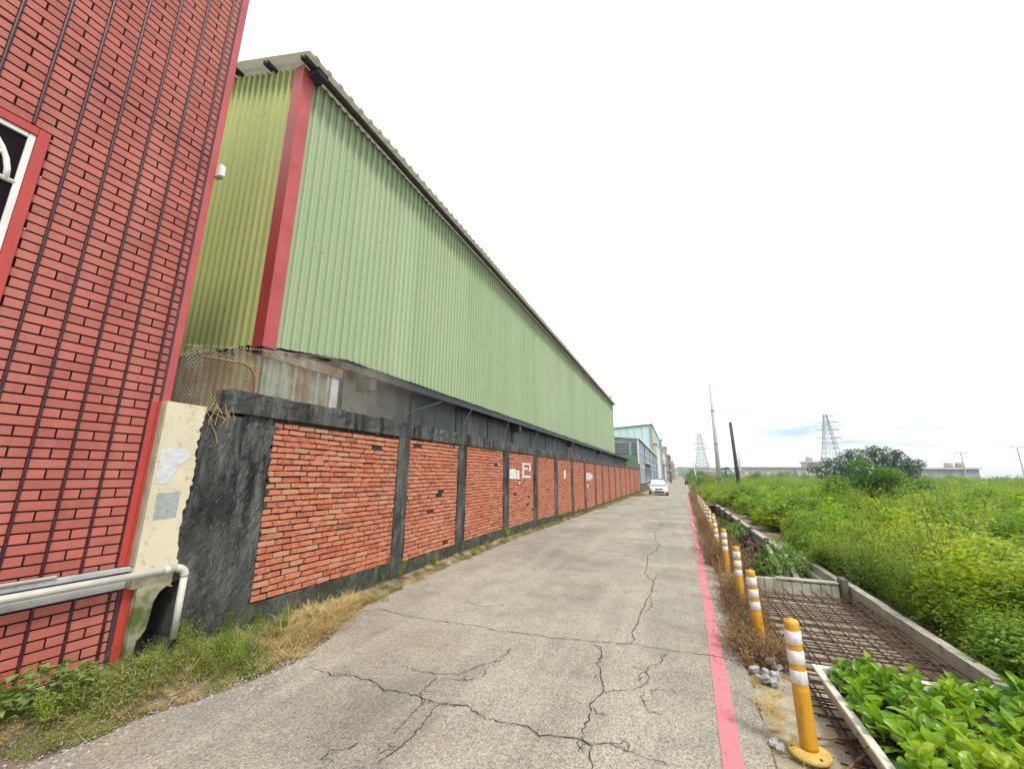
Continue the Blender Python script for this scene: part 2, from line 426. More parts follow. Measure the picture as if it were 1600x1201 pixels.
MAT['palegreen'] = M('pale_green_render', (0.42, 0.52, 0.38), (0.34, 0.44, 0.31), 1.2, 0.6)
MAT['blue'] = M('blue_shutter', (0.03, 0.13, 0.27), (0.04, 0.17, 0.32), 1.5, 0.5)
MAT['paleblue'] = M('pale_blue_sheet', (0.40, 0.60, 0.66), (0.34, 0.53, 0.60), 1.0, 0.5)
MAT['offwhite'] = M('offwhite_render', (0.60, 0.58, 0.53), (0.50, 0.485, 0.44), 0.8, 0.8)
MAT['tan'] = M('tan_tiles', (0.38, 0.27, 0.15), (0.31, 0.22, 0.125), 0.8, 0.7)
MAT['pinkwall'] = M('pinkish_render', (0.42, 0.33, 0.30), None, 0.8, 0.8)
MAT['weed'] = leafmat('weed_leaf', [(0.045, 0.11, 0.016), (0.10, 0.205, 0.02), (0.18, 0.295, 0.025), (0.29, 0.38, 0.035), (0.40, 0.41, 0.07)], 0.38, 0.45, 1.5)
MAT['weedstem'] = M('weed_stem', (0.10, 0.13, 0.03), (0.16, 0.12, 0.05), 4, 0.8)
MAT['vergeleaf'] = leafmat('verge_leaf', [(0.055, 0.11, 0.022), (0.12, 0.19, 0.035), (0.20, 0.25, 0.06), (0.30, 0.29, 0.11)], 0.55, 0.25)
MAT['straw'] = leafmat('straw', [(0.22, 0.15, 0.06), (0.38, 0.28, 0.12), (0.52, 0.41, 0.19), (0.62, 0.53, 0.30)], 0.7, 0.15)
MAT['brownweed'] = leafmat('brown_dry_weed', [(0.13, 0.075, 0.04), (0.22, 0.135, 0.07), (0.32, 0.21, 0.11), (0.42, 0.31, 0.18)], 0.85, 0.1)
MAT['salad'] = leafmat('salad_leaf', [(0.035, 0.10, 0.03), (0.075, 0.19, 0.025), (0.15, 0.30, 0.025), (0.27, 0.39, 0.03), (0.36, 0.42, 0.06)], 0.32, 0.35)
MAT['treeleaf'] = leafmat('dark_tree_leaf', [(0.03, 0.08, 0.042), (0.05, 0.11, 0.052), (0.085, 0.16, 0.06)], 0.5, 0.2, .8)
MAT['broad'] = leafmat('broad_shrub_leaf', [(0.05, 0.12, 0.025), (0.09, 0.19, 0.03), (0.20, 0.32, 0.04), (0.34, 0.42, 0.09)], 0.30, 0.38, .7)
MAT['farleaf'] = leafmat('far_foliage', [(0.035, 0.08, 0.035), (0.07, 0.145, 0.04), (0.13, 0.22, 0.05)], 0.6, 0.2)

# ------------------------------------------------------------------ terrain functions
def zg(y):
    return -0.0095 * min(max(y - 10.0, 0.0), 42.0)
_re = [(-60, -3.6), (-5, -3.6), (1.0, -3.56), (1.5, -3.54), (2.0, -3.46), (2.65, -3.26), (3.0, -3.24), (3.5, -3.42), (4.26, -3.72), (5.6, -3.90), (9, -3.98), (16, -3.95), (30, -3.9), (47, -3.85), (53, -3.8), (140, -3.3), (260, -0.5), (420, 3.5)]
def interp(tab, y):
    for (a, b), (c, d) in zip(tab, tab[1:]):
        if y <= c: return b + (d - b) * max(0.0, min(1.0, (y - a) / (c - a)))
    return tab[-1][1]
def road_l(y): return interp(_re, y)
def pink_x(y): return interp([(-60, 0.05), (0, 0.12), (3, 0.185), (5.4, 0.243), (10.4, 0.336), (26, 0.57), (46, 0.92), (140, 2.7), (260, 6.5), (420, 11.5)], y)
def road_r(y): return pink_x(y) + 0.22
def verge_top(y): return interp([(-10, 0.16), (2.2, 0.17), (2.7, 0.12), (3.4, 0.08), (5, 0.09), (8, 0.12), (14, 0.08), (20, 0.05), (60, 0.03)], y)
def gz(x, y):
    h = zg(y)
    if x < road_l(y) and y < 60:
        t = min(1.0, max(0.0, (road_l(y) - x) / max(0.12, road_l(y) + 4.08)))
        h += verge_top(y) * (t * t * (3 - 2 * t)) * (1.0 if y < 55 else 0.0)
    return h

def struct(name, mb, mat, **k):
    return tag(mb.build(name, mat, None, (0, 0, 0), **k), kind='structure')

# ground: one sheet to the horizon, open over the ditch
xs = [-1500, -400, -120, -40, -12, -7, -5, -4.5, -4.2, -4.08] + [-4.08 + 0.09 * i for i in range(1, 13)] + [-2.7, -1.5, 0, 0.45, 0.62, 0.88, 2.27, 2.5, 3, 4, 6, 9, 14, 25, 60, 150, 500, 1500]
ys = [-400, -60, -15, -5, -2] + [-1.5 + 0.5 * i for i in range(0, 32)] + [15.5 + 2.25 * i for i in range(0, 20)] + [62, 80, 120, 200, 400, 900, 2500]
g = MB()
idx = {}
for j, y in enumerate(ys):
    for i, x in enumerate(xs):
        near = -4.0 < x < 0.9 and 0 < y < 20
        g.v.append((x, y, gz(x, y) - 0.012 + (rd.uniform(-0.006, 0.006) if near else 0)))
nx = len(xs)
for j in range(len(ys) - 1):
    for i in range(nx - 1):
        if xs[i] >= 0.87 and xs[i + 1] <= 2.28 and ys[j] >= -5 and ys[j + 1] <= 30: continue
        a = j * nx + i
        g.f.append((a, a + 1, a + nx + 1, a + nx))
struct('ground', g, MAT['dirt'])
# road
r_ = MB()
ry = [-60, -20, -8, -4] + [-2 + 0.25 * i for i in range(0, 60)] + [13 + 1.5 * i for i in range(0, 32)] + [62 + 8 * i for i in range(0, 46)]
nc = 9
for y in ry:
    jl = rd.uniform(-0.05, 0.05) if y < 60 else 0
    a, b = road_l(y) + jl, road_r(y) + (rd.uniform(-0.02, 0.02) if y < 40 else 0)
    for k in range(nc):
        t = k / (nc - 1)
        r_.v.append((a + (b - a) * t, y, zg(y) + 0.006))
for j in range(len(ry) - 1):
    for k in range(nc - 1):
        a = j * nc + k
        r_.f.append((a, a + 1, a + nc + 1, a + nc))
struct('road', r_, MAT['asphalt'])
# red edge line
p_ = MB()
py = [-20, -6] + [-2 + 0.4 * i for i in range(0, 40)] + [14 + 2 * i for i in range(0, 60)]
for y in py:
    c = pink_x(y); w = 0.058
    p_.v += [(c - w + rd.uniform(-.003, .003), y, zg(y) + 0.010), (c + w + rd.uniform(-.003, .003), y, zg(y) + 0.010)]
for j in range(len(py) - 1):
    p_.f.append((2 * j, 2 * j + 1, 2 * j + 3, 2 * j + 2))
struct('road_edge_line', p_, MAT['pink'])
# cracks in the asphalt
CR = [
 [(-3.04, 2.96), (-2.77, 2.93), (-2.6, 2.98), (-2.41, 2.98), (-2.22, 2.92), (-2.09, 2.93), (-1.95, 2.95), (-1.84, 2.93), (-1.66, 2.93), (-1.53, 2.96), (-1.4, 2.9), (-1.26, 2.88), (-1.16, 2.91), (-1.03, 2.91), (-0.93, 2.86), (-0.82, 2.88), (-0.69, 2.91), (-0.61, 2.9)],
 [(-0.61, 2.9), (-0.51, 2.95), (-0.4, 2.91), (-0.29, 2.91), (-0.16, 2.88)],
 [(-0.51, 10.96), (-0.54, 10.09), (-0.68, 9.29), (-0.62, 8.27), (-0.63, 7.65), (-0.46, 7.2), (-0.45, 6.57), (-0.5, 6.03), (-0.53, 5.46), (-0.52, 5.15), (-0.57, 4.89), (-0.52, 4.66), (-0.54, 4.57)],
 [(-3.58, 4.42), (-2.98, 4.34), (-2.59, 4.35), (-2.22, 4.39), (-1.92, 4.35), (-1.59, 4.4), (-1.27, 4.41), (-0.97, 4.46), (-0.68, 4.53), (-0.51, 4.58), (-0.4, 4.55), (-0.18, 4.55), (0.0, 4.58), (0.21, 4.58), (0.42, 4.56)],
 [(-0.89, 4.38), (-0.81, 4.38), (-0.76, 4.18), (-0.77, 4.02), (-0.71, 3.81), (-0.68, 3.66), (-0.65, 3.58), (-0.69, 3.42), (-0.7, 3.31), (-0.68, 3.14), (-0.69, 3.03), (-0.67, 2.92), (-0.61, 2.9), (-0.58, 2.7), (-0.56, 2.4)],
 [(-0.19, 4.49), (-0.24, 4.4), (-0.25, 4.24), (-0.35, 4.11), (-0.36, 4.01), (-0.33, 3.91), (-0.37, 3.74), (-0.47, 3.65), (-0.64, 3.55)],
 [(-2.37, 3.3), (-2.16, 3.27), (-1.99, 3.28), (-1.8, 3.36), (-1.73, 3.55), (-1.63, 3.71), (-1.59, 3.86), (-1.61, 3.99)],
 [(-1.95, 3.23), (-1.94, 3.08), (-1.95, 2.98), (-1.84, 2.85), (-1.83, 2.73), (-1.82, 2.59), (-1.8, 2.5)],
 [(-0.25, 3.77), (-0.13, 3.75)],
 [(-1.74, 2.89), (-1.7, 2.71), (-1.68, 2.55), (-1.7, 2.39), (-1.73, 2.24)],
 [(-1.9, 3.24), (-1.7, 3.28), (-1.61, 3.42), (-1.64, 3.58)],
 [(-0.46, 7.2), (-0.41, 7.74), (-0.56, 7.79)], [(-0.8, 6.34), (-0.62, 6.58), (-0.41, 6.62), (-0.25, 6.58)],
 [(-0.47, 5.6), (-0.41, 5.87), (-0.45, 6.26)], [(-2.08, 2.23), (-2.0, 2.26), (-1.95, 2.34)],
 [(-2.67, 5.08), (-2.38, 5.01), (-2.16, 5.17)], [(-0.36, 3.67), (-0.37, 3.56), (-0.33, 3.45)],
 [(-0.51, 10.96), (-0.65, 11.9), (-0.71, 13.3), (-0.58, 15.5), (-0.76, 17.7), (-0.53, 20.2), (-0.48, 24.4), (-0.6, 31), (-0.4, 38)],
 [(-1.4, 13.2), (-1.0, 13.6), (-0.71, 13.3), (-0.2, 13.9)], [(-2.3, 9.2), (-1.6, 9.0), (-0.68, 9.29)], [(-0.58, 15.5), (0.1, 16.2)]]
cr = MB()
def crack(line, w0):
    pts = []
    for (a, b), (c, d) in zip(line, line[1:]):
        n = max(2, int(math.hypot(c - a, d - b) / 0.035))
        for i in range(n):
            t = i / n
            pts.append((a + (c - a) * t + rd.uniform(-.014, .014), b + (d - b) * t + rd.uniform(-.017, .017)))
    pts.append(line[-1])
    base = len(cr.v)
    N = len(pts)
    for i, (x, y) in enumerate(pts):
        q = pts[min(i + 1, N - 1)]; p = pts[max(i - 1, 0)]
        dx, dy = q[0] - p[0], q[1] - p[1]
        L = math.hypot(dx, dy) or 1
        w = w0 * rd.uniform(0.35, 1.3) * (0.3 if i in (0, N - 1) else 1)
        cr.v += [(x - dy / L * w, y + dx / L * w, zg(y) + 0.0125), (x + dy / L * w, y - dx / L * w, zg(y) + 0.0125)]
    for i in range(N - 1):
        cr.f.append((base + 2 * i, base + 2 * i + 1, base + 2 * i + 3, base + 2 * i + 2))
for k, l in enumerate(CR):
    crack(l, 0.0042 if k in (0, 2, 3, 4, 17) else 0.0030)
    for _ in range(2 + len(l) // 5):       # hairline branches
        p = rd.choice(l); a = rd.uniform(0, 6.28); L = rd.uniform(.05, .17)
        crack([p, (p[0] + L * .5 * math.cos(a), p[1] + L * .5 * math.sin(a)), (p[0] + L * math.cos(a + .5), p[1] + L * math.sin(a + .5))], 0.0028)
struct('road_cracks', cr, MAT['crack'])

# ------------------------------------------------------------------ corrugated sheet
def corr_mesh(name, mat, width, z0, z1a, z1b, pitch=0.155, amp=0.046, z0b=None):
    """sheet in local u (along +y) and z, ribs towards +x; top may slope from z1a to z1b"""
    us = []
    n = max(1, int(round(width / pitch)))
    p = width / n
    for i in range(n):
        for t, h in ((0.0, 0), (0.20, 0), (0.24, amp), (0.50, amp), (0.54, 0), (0.66, 0), (0.72, amp * .35), (0.82, amp * .35), (0.88, 0)):
            us.append((i * p + t * p, h))
    us.append((width, 0))
    mb = MB()
    zb = z0 if z0b is None else z0b
    for u, h in us:
        t = u / width
        mb.v += [(h, u, z0 + (zb - z0) * t), (h, u, z1a + (z1b - z1a) * t)]
    for i in range(len(us) - 1):
        mb.f.append((2 * i, 2 * i + 2, 2 * i + 3, 2 * i + 1))
    return mb.mesh(name, mat)

# ================================================================== red clad house
HX = -4.14
house = empty('brick_clad_house', (HX, 1.0, 0.0), 'house clad in red brick-pattern metal sheets with a white grilled window, at the left edge', 'house')
mb = MB(); mb.box(-10.5, HX - 0.004, -3.0, 2.06, -0.1, 7.6)
core = mb.build('wall', MAT['groove'], house)
# brick plates
ROW, RIB, Z0, Y0 = 0.0715, 0.207, 1.581, 1.561
def plate(mbx, y0, y1, z0, z1, x=HX, d=0.004, c=0.0022):
    v = [(x - d, y0, z0), (x - d, y1, z0), (x - d, y1, z1), (x - d, y0, z1), (x, y0 + c, z0 + c), (x, y1 - c, z0 + c), (x, y1 - c, z1 - c), (x, y0 + c, z1 - c)]
    mbx.add(v, [(4, 5, 6, 7), (0, 1, 5, 4), (1, 2, 6, 5), (2, 3, 7, 6), (3, 0, 4, 7)])
plates = []
k0 = int(math.floor((0.20 - Z0) / ROW)); k1 = int((7.55 - Z0) / ROW)
c0 = int(math.floor((-2.9 - Y0) / RIB)); c1 = 3
for k in range(k0, k1):
    z0 = Z0 + k * ROW + 0.0058; z1 = Z0 + (k + 1) * ROW - 0.0058
    if z1 < 0.21: continue
    z0 = max(z0, 0.205)
    if z0 < 0.90 and z1 > 0.735:
        if z1 < 0.80: z1 = 0.733
        elif z0 > 0.84: z0 = 0.902
        else: continue
        if z1 - z0 < 0.012: continue
    for c in range(c0, c1):
        ya = Y0 + c * RIB + 0.0085; yb = Y0 + (c + 1) * RIB - 0.0085
        lim = 2.046 if z0 > 2.22 else (1.972 if z0 > 0.88 else 2.02)
        spans = [(ya, yb)] if k % 2 else [(ya, (ya + yb) / 2 - 0.0052), ((ya + yb) / 2 + 0.0052, yb)]
        for a, b in spans:
            b = min(b, lim)
            if b - a < 0.015: continue
            if a < 1.03 and z1 > 2.72 and z0 < 4.07:      # window opening
                a2 = max(a, 1.034)
                if b - a2 < 0.02: continue
                a = a2
            plates.append((a, b, z0, z1))
def vis(p):
    y, z = (p[0] + p[1]) / 2, (p[2] + p[3]) / 2
    dx, dy, dz = HX, y, z - 1.65
    cx = _r.dot((dx, dy, dz)); cy = _u.dot((dx, dy, dz)); cz = -_b.dot((dx, dy, dz))
    if cz <= 0.05: return -1
    px, pyy = 800 + 624 * cx / cz, 600 - 624 * cy / cz
    if px < -20 or pyy < -20 or pyy > 1220: return -1
    return (p[1] - p[0]) * (p[3] - p[2]) / (dx * dx + dy * dy + dz * dz) * (-dx) / math.sqrt(dx * dx + dy * dy + dz * dz)
order = sorted(plates, key=vis, reverse=True)
unit = MB(); plate(unit, -0.5, 0.5, -0.5, 0.5, 0.0, 0.004, 0.012)
plate_me = unit.mesh('brick', MAT['clad'])
for a, b, z0, z1 in order[:300]:
    place('brick', plate_me, core, (HX + rd.uniform(-0.0004, 0.0004), (a + b) / 2, (z0 + z1) / 2), None, (1, b - a, z1 - z0))
mb = MB()
for p in order[300:]: plate(mb, *p)
tag(mb.build('brick', MAT['clad'], core), kind='stuff')
# vertical ribs
for c in range(c0, 3):
    y = Y0 + c * RIB
    if y > 1.99: continue
    segs = [(0.205, 0.733), (0.902, 7.55)] if not (0 < y < 1.03) else [(0.205, 0.733), (0.902, 2.70), (4.09, 7.55)]
    for a, b in segs:
        mb = MB()
        mb.prism([(HX - 0.004, y - 0.0095), (HX + 0.010, y - 0.007), (HX + 0.013, y), (HX + 0.010, y + 0.007), (HX - 0.004, y + 0.0095)], 'z', a, b)
        mb.build('rib', MAT['ribred'], core)
# sheet lap line
MB().box(HX - 0.001, HX + 0.004, -2.9, 2.04, 4.735, 4.741).build('lap_joint', MAT['ribred'], core)
# trims
MB().bbox(HX - 0.10, HX + 0.018, 2.05, 2.112, 2.235, 7.6, 0.004).build('corner_trim', MAT['trimpink'], house)
MB().bbox(HX - 0.10, HX + 0.012, 2.035, 2.0495, 2.24, 7.6, 0.003).build('corner_channel', MAT['steel_dark'], house)
MB().bbox(HX - 0.05, HX + 0.014, 1.978, 2.03, 0.905, 2.238, 0.004).build('corner_trim', MAT['trim'], house)
MB().bbox(HX - 0.05, HX + 0.02, 2.031, 2.046, 0.905, 2.238, 0.003).build('corner_trim', MAT['trim'], house)
MB().bbox(HX - 0.05, HX + 0.03, 2.045, 2.105, 0.16, 0.735, 0.004).build('corner_trim', MAT['trim'], house)
MB().bbox(HX - 0.05, HX + 0.012, 2.022, 2.044, 0.16, 0.73, 0.003).build('corner_trim', MAT['steel_dark'], house)
# aluminium ledges and base strip
MB().bbox(HX - 0.02, HX + 0.05, -2.9, 2.075, 0.862, 0.899, 0.004).build('ledge', MAT['alu'], house)
MB().bbox(HX - 0.02, HX + 0.035, -2.9, 2.045, 0.738, 0.792, 0.004).build('ledge', MAT['alu'], house)
MB().box(HX - 0.003, HX + 0.002, -2.9, 2.04, 0.793, 0.861).build('ledge_back', MAT['steel_dark'], house)
MB().bbox(HX - 0.02, HX + 0.03, -2.9, 2.11, 0.10, 0.198, 0.005).build('base_strip', MAT['alu'], house)
# window
win = MB().box(HX - 0.16, HX - 0.15, 0.0, 0.96, 2.78, 4.0).build('window', MAT['glassdark'], house)
for nm, a in (('surround', (0.972, 1.032, 2.71, 4.07)), ('surround', (-0.10, -0.04, 2.71, 4.07)), ('surround', (-0.04, 0.972, 4.005, 4.07)), ('surround', (-0.04, 0.972, 2.71, 2.775))):
    MB().bbox(HX - 0.02, HX + 0.022, a[0], a[1], a[2], a[3], 0.004).build(nm, MAT['trim'], win)
fr = MB()
fr.bbox(HX - 0.14, HX + 0.012, 0.935, 0.970, 2.776, 4.003, 0.003).bbox(HX - 0.14, HX + 0.012, -0.038, -0.004, 2.776, 4.003, 0.003)
fr.bbox(HX - 0.14, HX + 0.011, -0.003, 0.934, 3.968, 4.002, 0.003).bbox(HX - 0.14, HX + 0.011, -0.003, 0.934, 2.777, 2.81, 0.003)
fr.build('frame', MAT['whitepaint'], win)
def arc(cy, cz, r0, a0, a1, n=18): return [(HX + 0.0, cy + r0 * math.cos(rad(a0 + (a1 - a0) * i / n)), cz + r0 * math.sin(rad(a0 + (a1 - a0) * i / n))) for i in range(n + 1)]
gr = MB()
gr.tube(arc(0.47, 3.6, 0.43, 0, 180), 0.018, 6)
gr.tube(arc(0.47, 3.6, 0.20, 0, 180, 12), 0.014, 6)
gr.tube([(HX, 0.0, 3.6), (HX, 0.94, 3.6)], 0.017, 6)
for y in (0.08, 0.21, 0.34, 0.47, 0.60, 0.73, 0.86): gr.tube([(HX, y, 2.80), (HX, y, 3.6)], 0.015, 6)
for a in (25, 55, 90, 125, 155): gr.tube([(HX, 0.47 + .20 * math.cos(rad(a)), 3.6 + .20 * math.sin(rad(a))), (HX, 0.47 + .43 * math.cos(rad(a)), 3.6 + .43 * math.sin(rad(a)))], 0.013, 6)
gr.build('grille', MAT['whitepaint'], win, smooth=True)
for yy, zz in ((1.04, 4.03), (1.042, 3.72), (1.042, 3.30)):
    MB().lathe([(0.002, 0), (0.006, 0.002), (0.006, 0.006), (0.002, 0.008)], (0, 0, 0), 8).xf(Matrix.Translation((HX + 0.0, yy, zz)) @ Matrix.Rotation(rad(90), 4, 'Y')).build('screw', MAT['whitepaint'], house)
# white fixture on the far corner
fx = MB().bbox(HX - 0.02, HX + 0.075, 2.112, 2.17, 4.56, 4.70, 0.008).build('wall_box', MAT['pvc'], house)
MB().bbox(HX + 0.075, HX + 0.083, 2.12, 2.162, 4.575, 4.685, 0.002).build('cover', MAT['whitepaint'], fx)

# drain pipes along the house
pipe = empty('drain_pipe', (-4.04, 2.42, 0.25), 'grey-white plastic drain pipe running along the house and turning down at its corner', 'pipe')
pz = 0.838
MB().tube([(-4.058, -2.9, pz + .004), (-4.05, 0.6, pz), (-4.03, 2.355, pz - .004)], 0.027, 14).build('run', MAT['pvc'], pipe, smooth=True)
el = [(-4.03, 2.345 + 0.075 * math.sin(rad(a)), pz - .079 + 0.075 * math.cos(rad(a))) for a in range(0, 91, 10)]
MB().tube(el, 0.032, 14).build('elbow', MAT['pvc'], pipe, smooth=True)
MB().tube([(-4.03, 2.42, pz - .07), (-4.035, 2.418, 0.27)], 0.027, 14).build('downpipe', MAT['pvc'], pipe, smooth=True)
MB().tube([(-4.031, 2.255, pz - .0035), (-4.031, 2.30, pz - .0038)], 0.031, 14).build('coupling', MAT['pvc'], pipe, smooth=True)
p2 = empty('conduit', (-4.07, 1.0, 0.88), 'thin cream conduit lying above the drain pipe on the house ledge', 'pipe')
MB().tube([(-4.09, -2.9, 0.916), (-4.088, 1.62, 0.914)], 0.012, 10).build('tube', MAT['pvc'], p2, smooth=True)
MB().tube([(-4.088, 1.28, 0.914), (-4.088, 1.34, 0.914)], 0.015, 10).build('coupling', MAT['whitepaint'], p2, smooth=True)

# ================================================================== boundary wall
WX = -4.10
bw = empty('boundary_wall', (WX, 3.0, 0.0), 'long red brick wall with black mouldy concrete frame along the left of the lane', 'wall')
def rough_box(x0, x1, y0, y1, z0, z1, ny, nz, amp, skip=None, xf=None):
    """front face (+x) as a rough grid, with sides, top and back"""
    mb = MB()
    Y = [y0 + (y1 - y0) * i / ny for i in range(ny + 1)]
    Z = [z0 + (z1 - z0) * i / nz for i in range(nz + 1)]
    for j, z in enumerate(Z):
        for i, y in enumerate(Y):
            e = 0.5 if i in (0, ny) or j in (0, nz) else 1
            mb.v.append((x1 + rd.gauss(0, amp) * e, y + (rd.gauss(0, amp) if 0 < i < ny or True else 0), z + (rd.gauss(0, amp) if 0 < j else 0)))
    n = ny + 1
    for j in range(nz):
        for i in range(ny):
            a = j * n + i
            mb.f.append((a, a + 1, a + n + 1, a + n))
    b = len(mb.v)
    mb.v += [(x0, mb.v[i][1], mb.v[i][2]) for i in range(b)]
    per = [i for i in range(n)] + [j * n + ny for j in range(1, nz + 1)] + [nz * n + i for i in range(ny - 1, -1, -1)] + [j * n for j in range(nz - 1, 0, -1)]
    for a, c in zip(per, per[1:] + per[:1]):
        mb.f.append((a, b + a, b + c, c))
    return mb
PIL = [(5.32, 5.60), (7.27, 7.60), (9.62, 9.97), (12.0, 12.38), (14.33, 14.74), (16.85, 17.22), (19.45, 19.82), (22.2, 22.55), (24.5, 24.85), (27.0, 27.35), (29.9, 30.25), (32.8, 33.2), (36.2, 36.6), (39.8, 40.2), (44.2, 44.6), (48.0, 48.4), (51.5, 51.9)]
# mouldy end pillars
rough_box(-4.40, -4.085, 2.42, 2.775, -0.1, 2.19, 14, 50, 0.004).build('end_pillar', MAT['black'], bw)
rough_box(-4.40, -4.085, 2.12, 2.42, 0.72, 2.19, 10, 30, 0.004).build('end_pillar', MAT['black'], bw)
rough_box(-4.42, -4.102, 2.779, 3.12, -0.1, 2.2195, 14, 50, 0.005).build('end_pillar', MAT['black'], bw)
rough_box(-4.44, -4.12, 2.10, 2.235, -0.1, 0.72, 5, 16, 0.004).build('end_pillar', MAT['black'], bw)
MB().box(-4.44, -4.38, 2.236, 2.418, -0.1, 0.719).build('hole_back', MAT['mortar'], bw)
# cream plaster coat with a ragged right edge and a hole at the foot
rag = []
z = 2.236
while z > 0.70:
    rag.append((2.365 + 0.012 * math.sin(z * 9) + rd.uniform(-.012, .012) - (0.05 * max(0, 1.9 - z) if z > 1.3 else 0.03) * 0.6, z)); z -= 0.025
out = [(2.06, 2.24), (2.2, 2.238)] + rag + [(2.36, 0.685), (2.31, 0.70), (2.265, 0.665), (2.235, 0.60), (2.228, 0.5), (2.215, 0.40), (2.19, 0.36), (2.165, 0.33), (2.16, 0.10), (2.107, 0.10), (2.107, 0.73), (2.06, 0.73)]
pl = MB(); n = len(out)
pl.v += [(-4.058, a, b) for a, b in out] + [(-4.16, a, b) for a, b in out]
pl.f.append(tuple(range(n)))
for i in range(n): j = (i + 1) % n; pl.f.append((i, n + i, n + j, j))
plo = pl.build('plaster_coat', MAT['cream'], bw)
MB().bbox(-4.13, -4.062, 2.047, 2.059, 0.905, 2.236, 0.003).build('edge_strip', MAT['beige'], bw)
rough_box(-4.30, -4.07, 2.37, 2.60, 2.19, 2.226, 8, 3, 0.010).build('broken_top', MAT['black'], bw)
# papers
def paper(nm, mat, pts, x=-4.0555):
    mb = MB(); n = len(pts)
    mb.v += [(x, a, b) for a, b in pts] + [(x - 0.002, a, b) for a, b in pts]
    mb.f.append(tuple(range(n))); mb.f.append(tuple(reversed(range(n, 2 * n))))
    for i in range(n): j = (i + 1) % n; mb.f.append((i, n + i, n + j, j))
    return mb.build(nm, mat, None, (x, pts[0][0], pts[0][1]))
def ragged(pts, amp=0.004, step=0.02):
    o = []
    for (a, b), (c, d) in zip(pts, pts[1:] + pts[:1]):
        n = max(1, int(math.hypot(c - a, d - b) / step))
        for i in range(n): t = i / n; o.append((a + (c - a) * t + rd.uniform(-amp, amp), b + (d - b) * t + rd.uniform(-amp, amp)))
    return o
tag(paper('torn_poster', MAT['paper'], ragged([(2.085, 1.845), (2.31, 1.83), (2.315, 1.76), (2.24, 1.70), (2.20, 1.60), (2.16, 1.54), (2.085, 1.545)], .008)), 'white torn paper stuck on the cream plaster, upper of two', 'paper')
tag(paper('torn_poster', MAT['papergrey'], ragged([(2.115, 1.465), (2.20, 1.46), (2.285, 1.475), (2.285, 1.26), (2.12, 1.245)], 0.003)), 'grey torn paper stuck on the cream plaster, lower of two', 'paper')
# coping beam, in lengths
cy = [2.60, 4.3, 6.1, 8.4, 11, 14, 17.5, 21.5, 26, 31, 37, 44, 52]
for a, b in zip(cy, cy[1:]):
    t0 = 2.455 if b < 12 else (2.42 if b < 22 else 2.385)
    rough_box(-4.33, -4.075 + (0.008 if a < 3 else 0), a + .002, b - .002, 2.222, t0, max(4, int((b - a) / 0.12)), 4, 0.006).build('coping', MAT['black'], bw)
# plinth
py_ = [3.12] + [p for q in PIL for p in q]
spans = []
a = 3.12
for p0, p1 in PIL:
    spans.append((a, p0)); a = p1
def zb(y): return 0.365 if y < 4 else interp([(4, 0.34), (5.3, 0.27), (9, 0.30), (12, 0.28), (16, 0.16), (20, 0.04), (50, -0.15)], y)
for a, b in spans:
    rough_box(-4.36, -4.088, a + .001, b - .001, -0.6, zb((a + b) / 2) - 0.003, max(4, int((b - a) / 0.1)), 8, 0.007 if a < 15 else 0.003).build('plinth', MAT['black'], bw)
for p0, p1 in PIL:
    rough_box(-4.36, -4.082, p0, p1, -0.6, 2.2205, 4, 26 if p0 < 15 else 10, 0.006 if p0 < 15 else 0.004).build('pillar', MAT['black'], bw)
# bricks
COURSE, BL = 0.066, 0.218
MB().box(-4.34, WX - 0.016, 3.10, 51.6, -0.3, 2.23).build('mortar', MAT['mortar'], bw)
def brick_unit(seed, n=3, chip=0.03):
    r = random.Random(seed)
    o = []
    cs = [(-.5, -.5), (.5, -.5), (.5, .5), (-.5, .5)]
    for k in range(4):
        a, b = cs[k], cs[(k + 1) % 4]
        for i in range(n):
            t = i / n
            j = chip * (1.0 if i else 1.6)
            o.append((a[0] + (b[0] - a[0]) * t + r.uniform(-j, j) * .35, a[1] + (b[1] - a[1]) * t + r.uniform(-j, j)))
    m = len(o)
    v = [(r.uniform(-.001, .001), y * 0.965, z * 0.90) for y, z in o] + [(-0.004, y, z) for y, z in o] + [(-0.022, y, z) for y, z in o]
    f = [tuple(range(m))]
    for l in range(2):
        for i in range(m):
            j = (i + 1) % m
            f.append((l * m + i, (l + 1) * m + i, (l + 1) * m + j, l * m + j))
    return v, f
UN = [brick_unit(s, 3, 0.05) for s in range(12)]
UN1 = [brick_unit(s, 1, 0.05) for s in range(12)]
UME = []
for v, f in UN:
    m_ = MB(); m_.add(v, f); UME.append(m_.mesh('brick', MAT['brick']))
bricks = []
for a, b in spans:
    zb0 = zb((a + b) / 2)
    k = 0
    wav = rd.uniform(0, 6)
    while True:
        z0 = zb0 + k * COURSE
        z1 = z0 + COURSE
        if z1 > 2.235: break
        y = a - (rd.uniform(0.08, 0.13) if k % 2 else rd.uniform(0, .03))
        while y < b:
            L = BL + rd.uniform(-0.028, 0.02)
            ya, yb = max(y, a + .004), min(y + L, b - .004)
            y += L
            if yb - ya < 0.03: continue
            if rd.random() < 0.006 and a < 20: continue
            g_ = 0.011 + rd.uniform(0, 0.008)
            zc = (z0 + z1) / 2 + 0.008 * math.sin(ya * 1.7 + wav) + rd.uniform(-.003, .003)
            bricks.append((ya + g_ / 2, yb - g_ / 2, zc, COURSE - 0.0125 - rd.uniform(0, .007), rd.gauss(-0.001, 0.0035), rd.gauss(0, 0.012)))
        k += 1
def bsz(b): return (b[1] - b[0]) / (16.8 + b[0] ** 2 + (b[2] - 1.65) ** 2) ** 1.5
bricks.sort(key=bsz, reverse=True)
for b in bricks[:300]:
    place('brick', rd.choice(UME), bw, (WX + b[4], (b[0] + b[1]) / 2, b[2]), (b[5], 0, rd.gauss(0, .02)), (1, b[1] - b[0], b[3]))
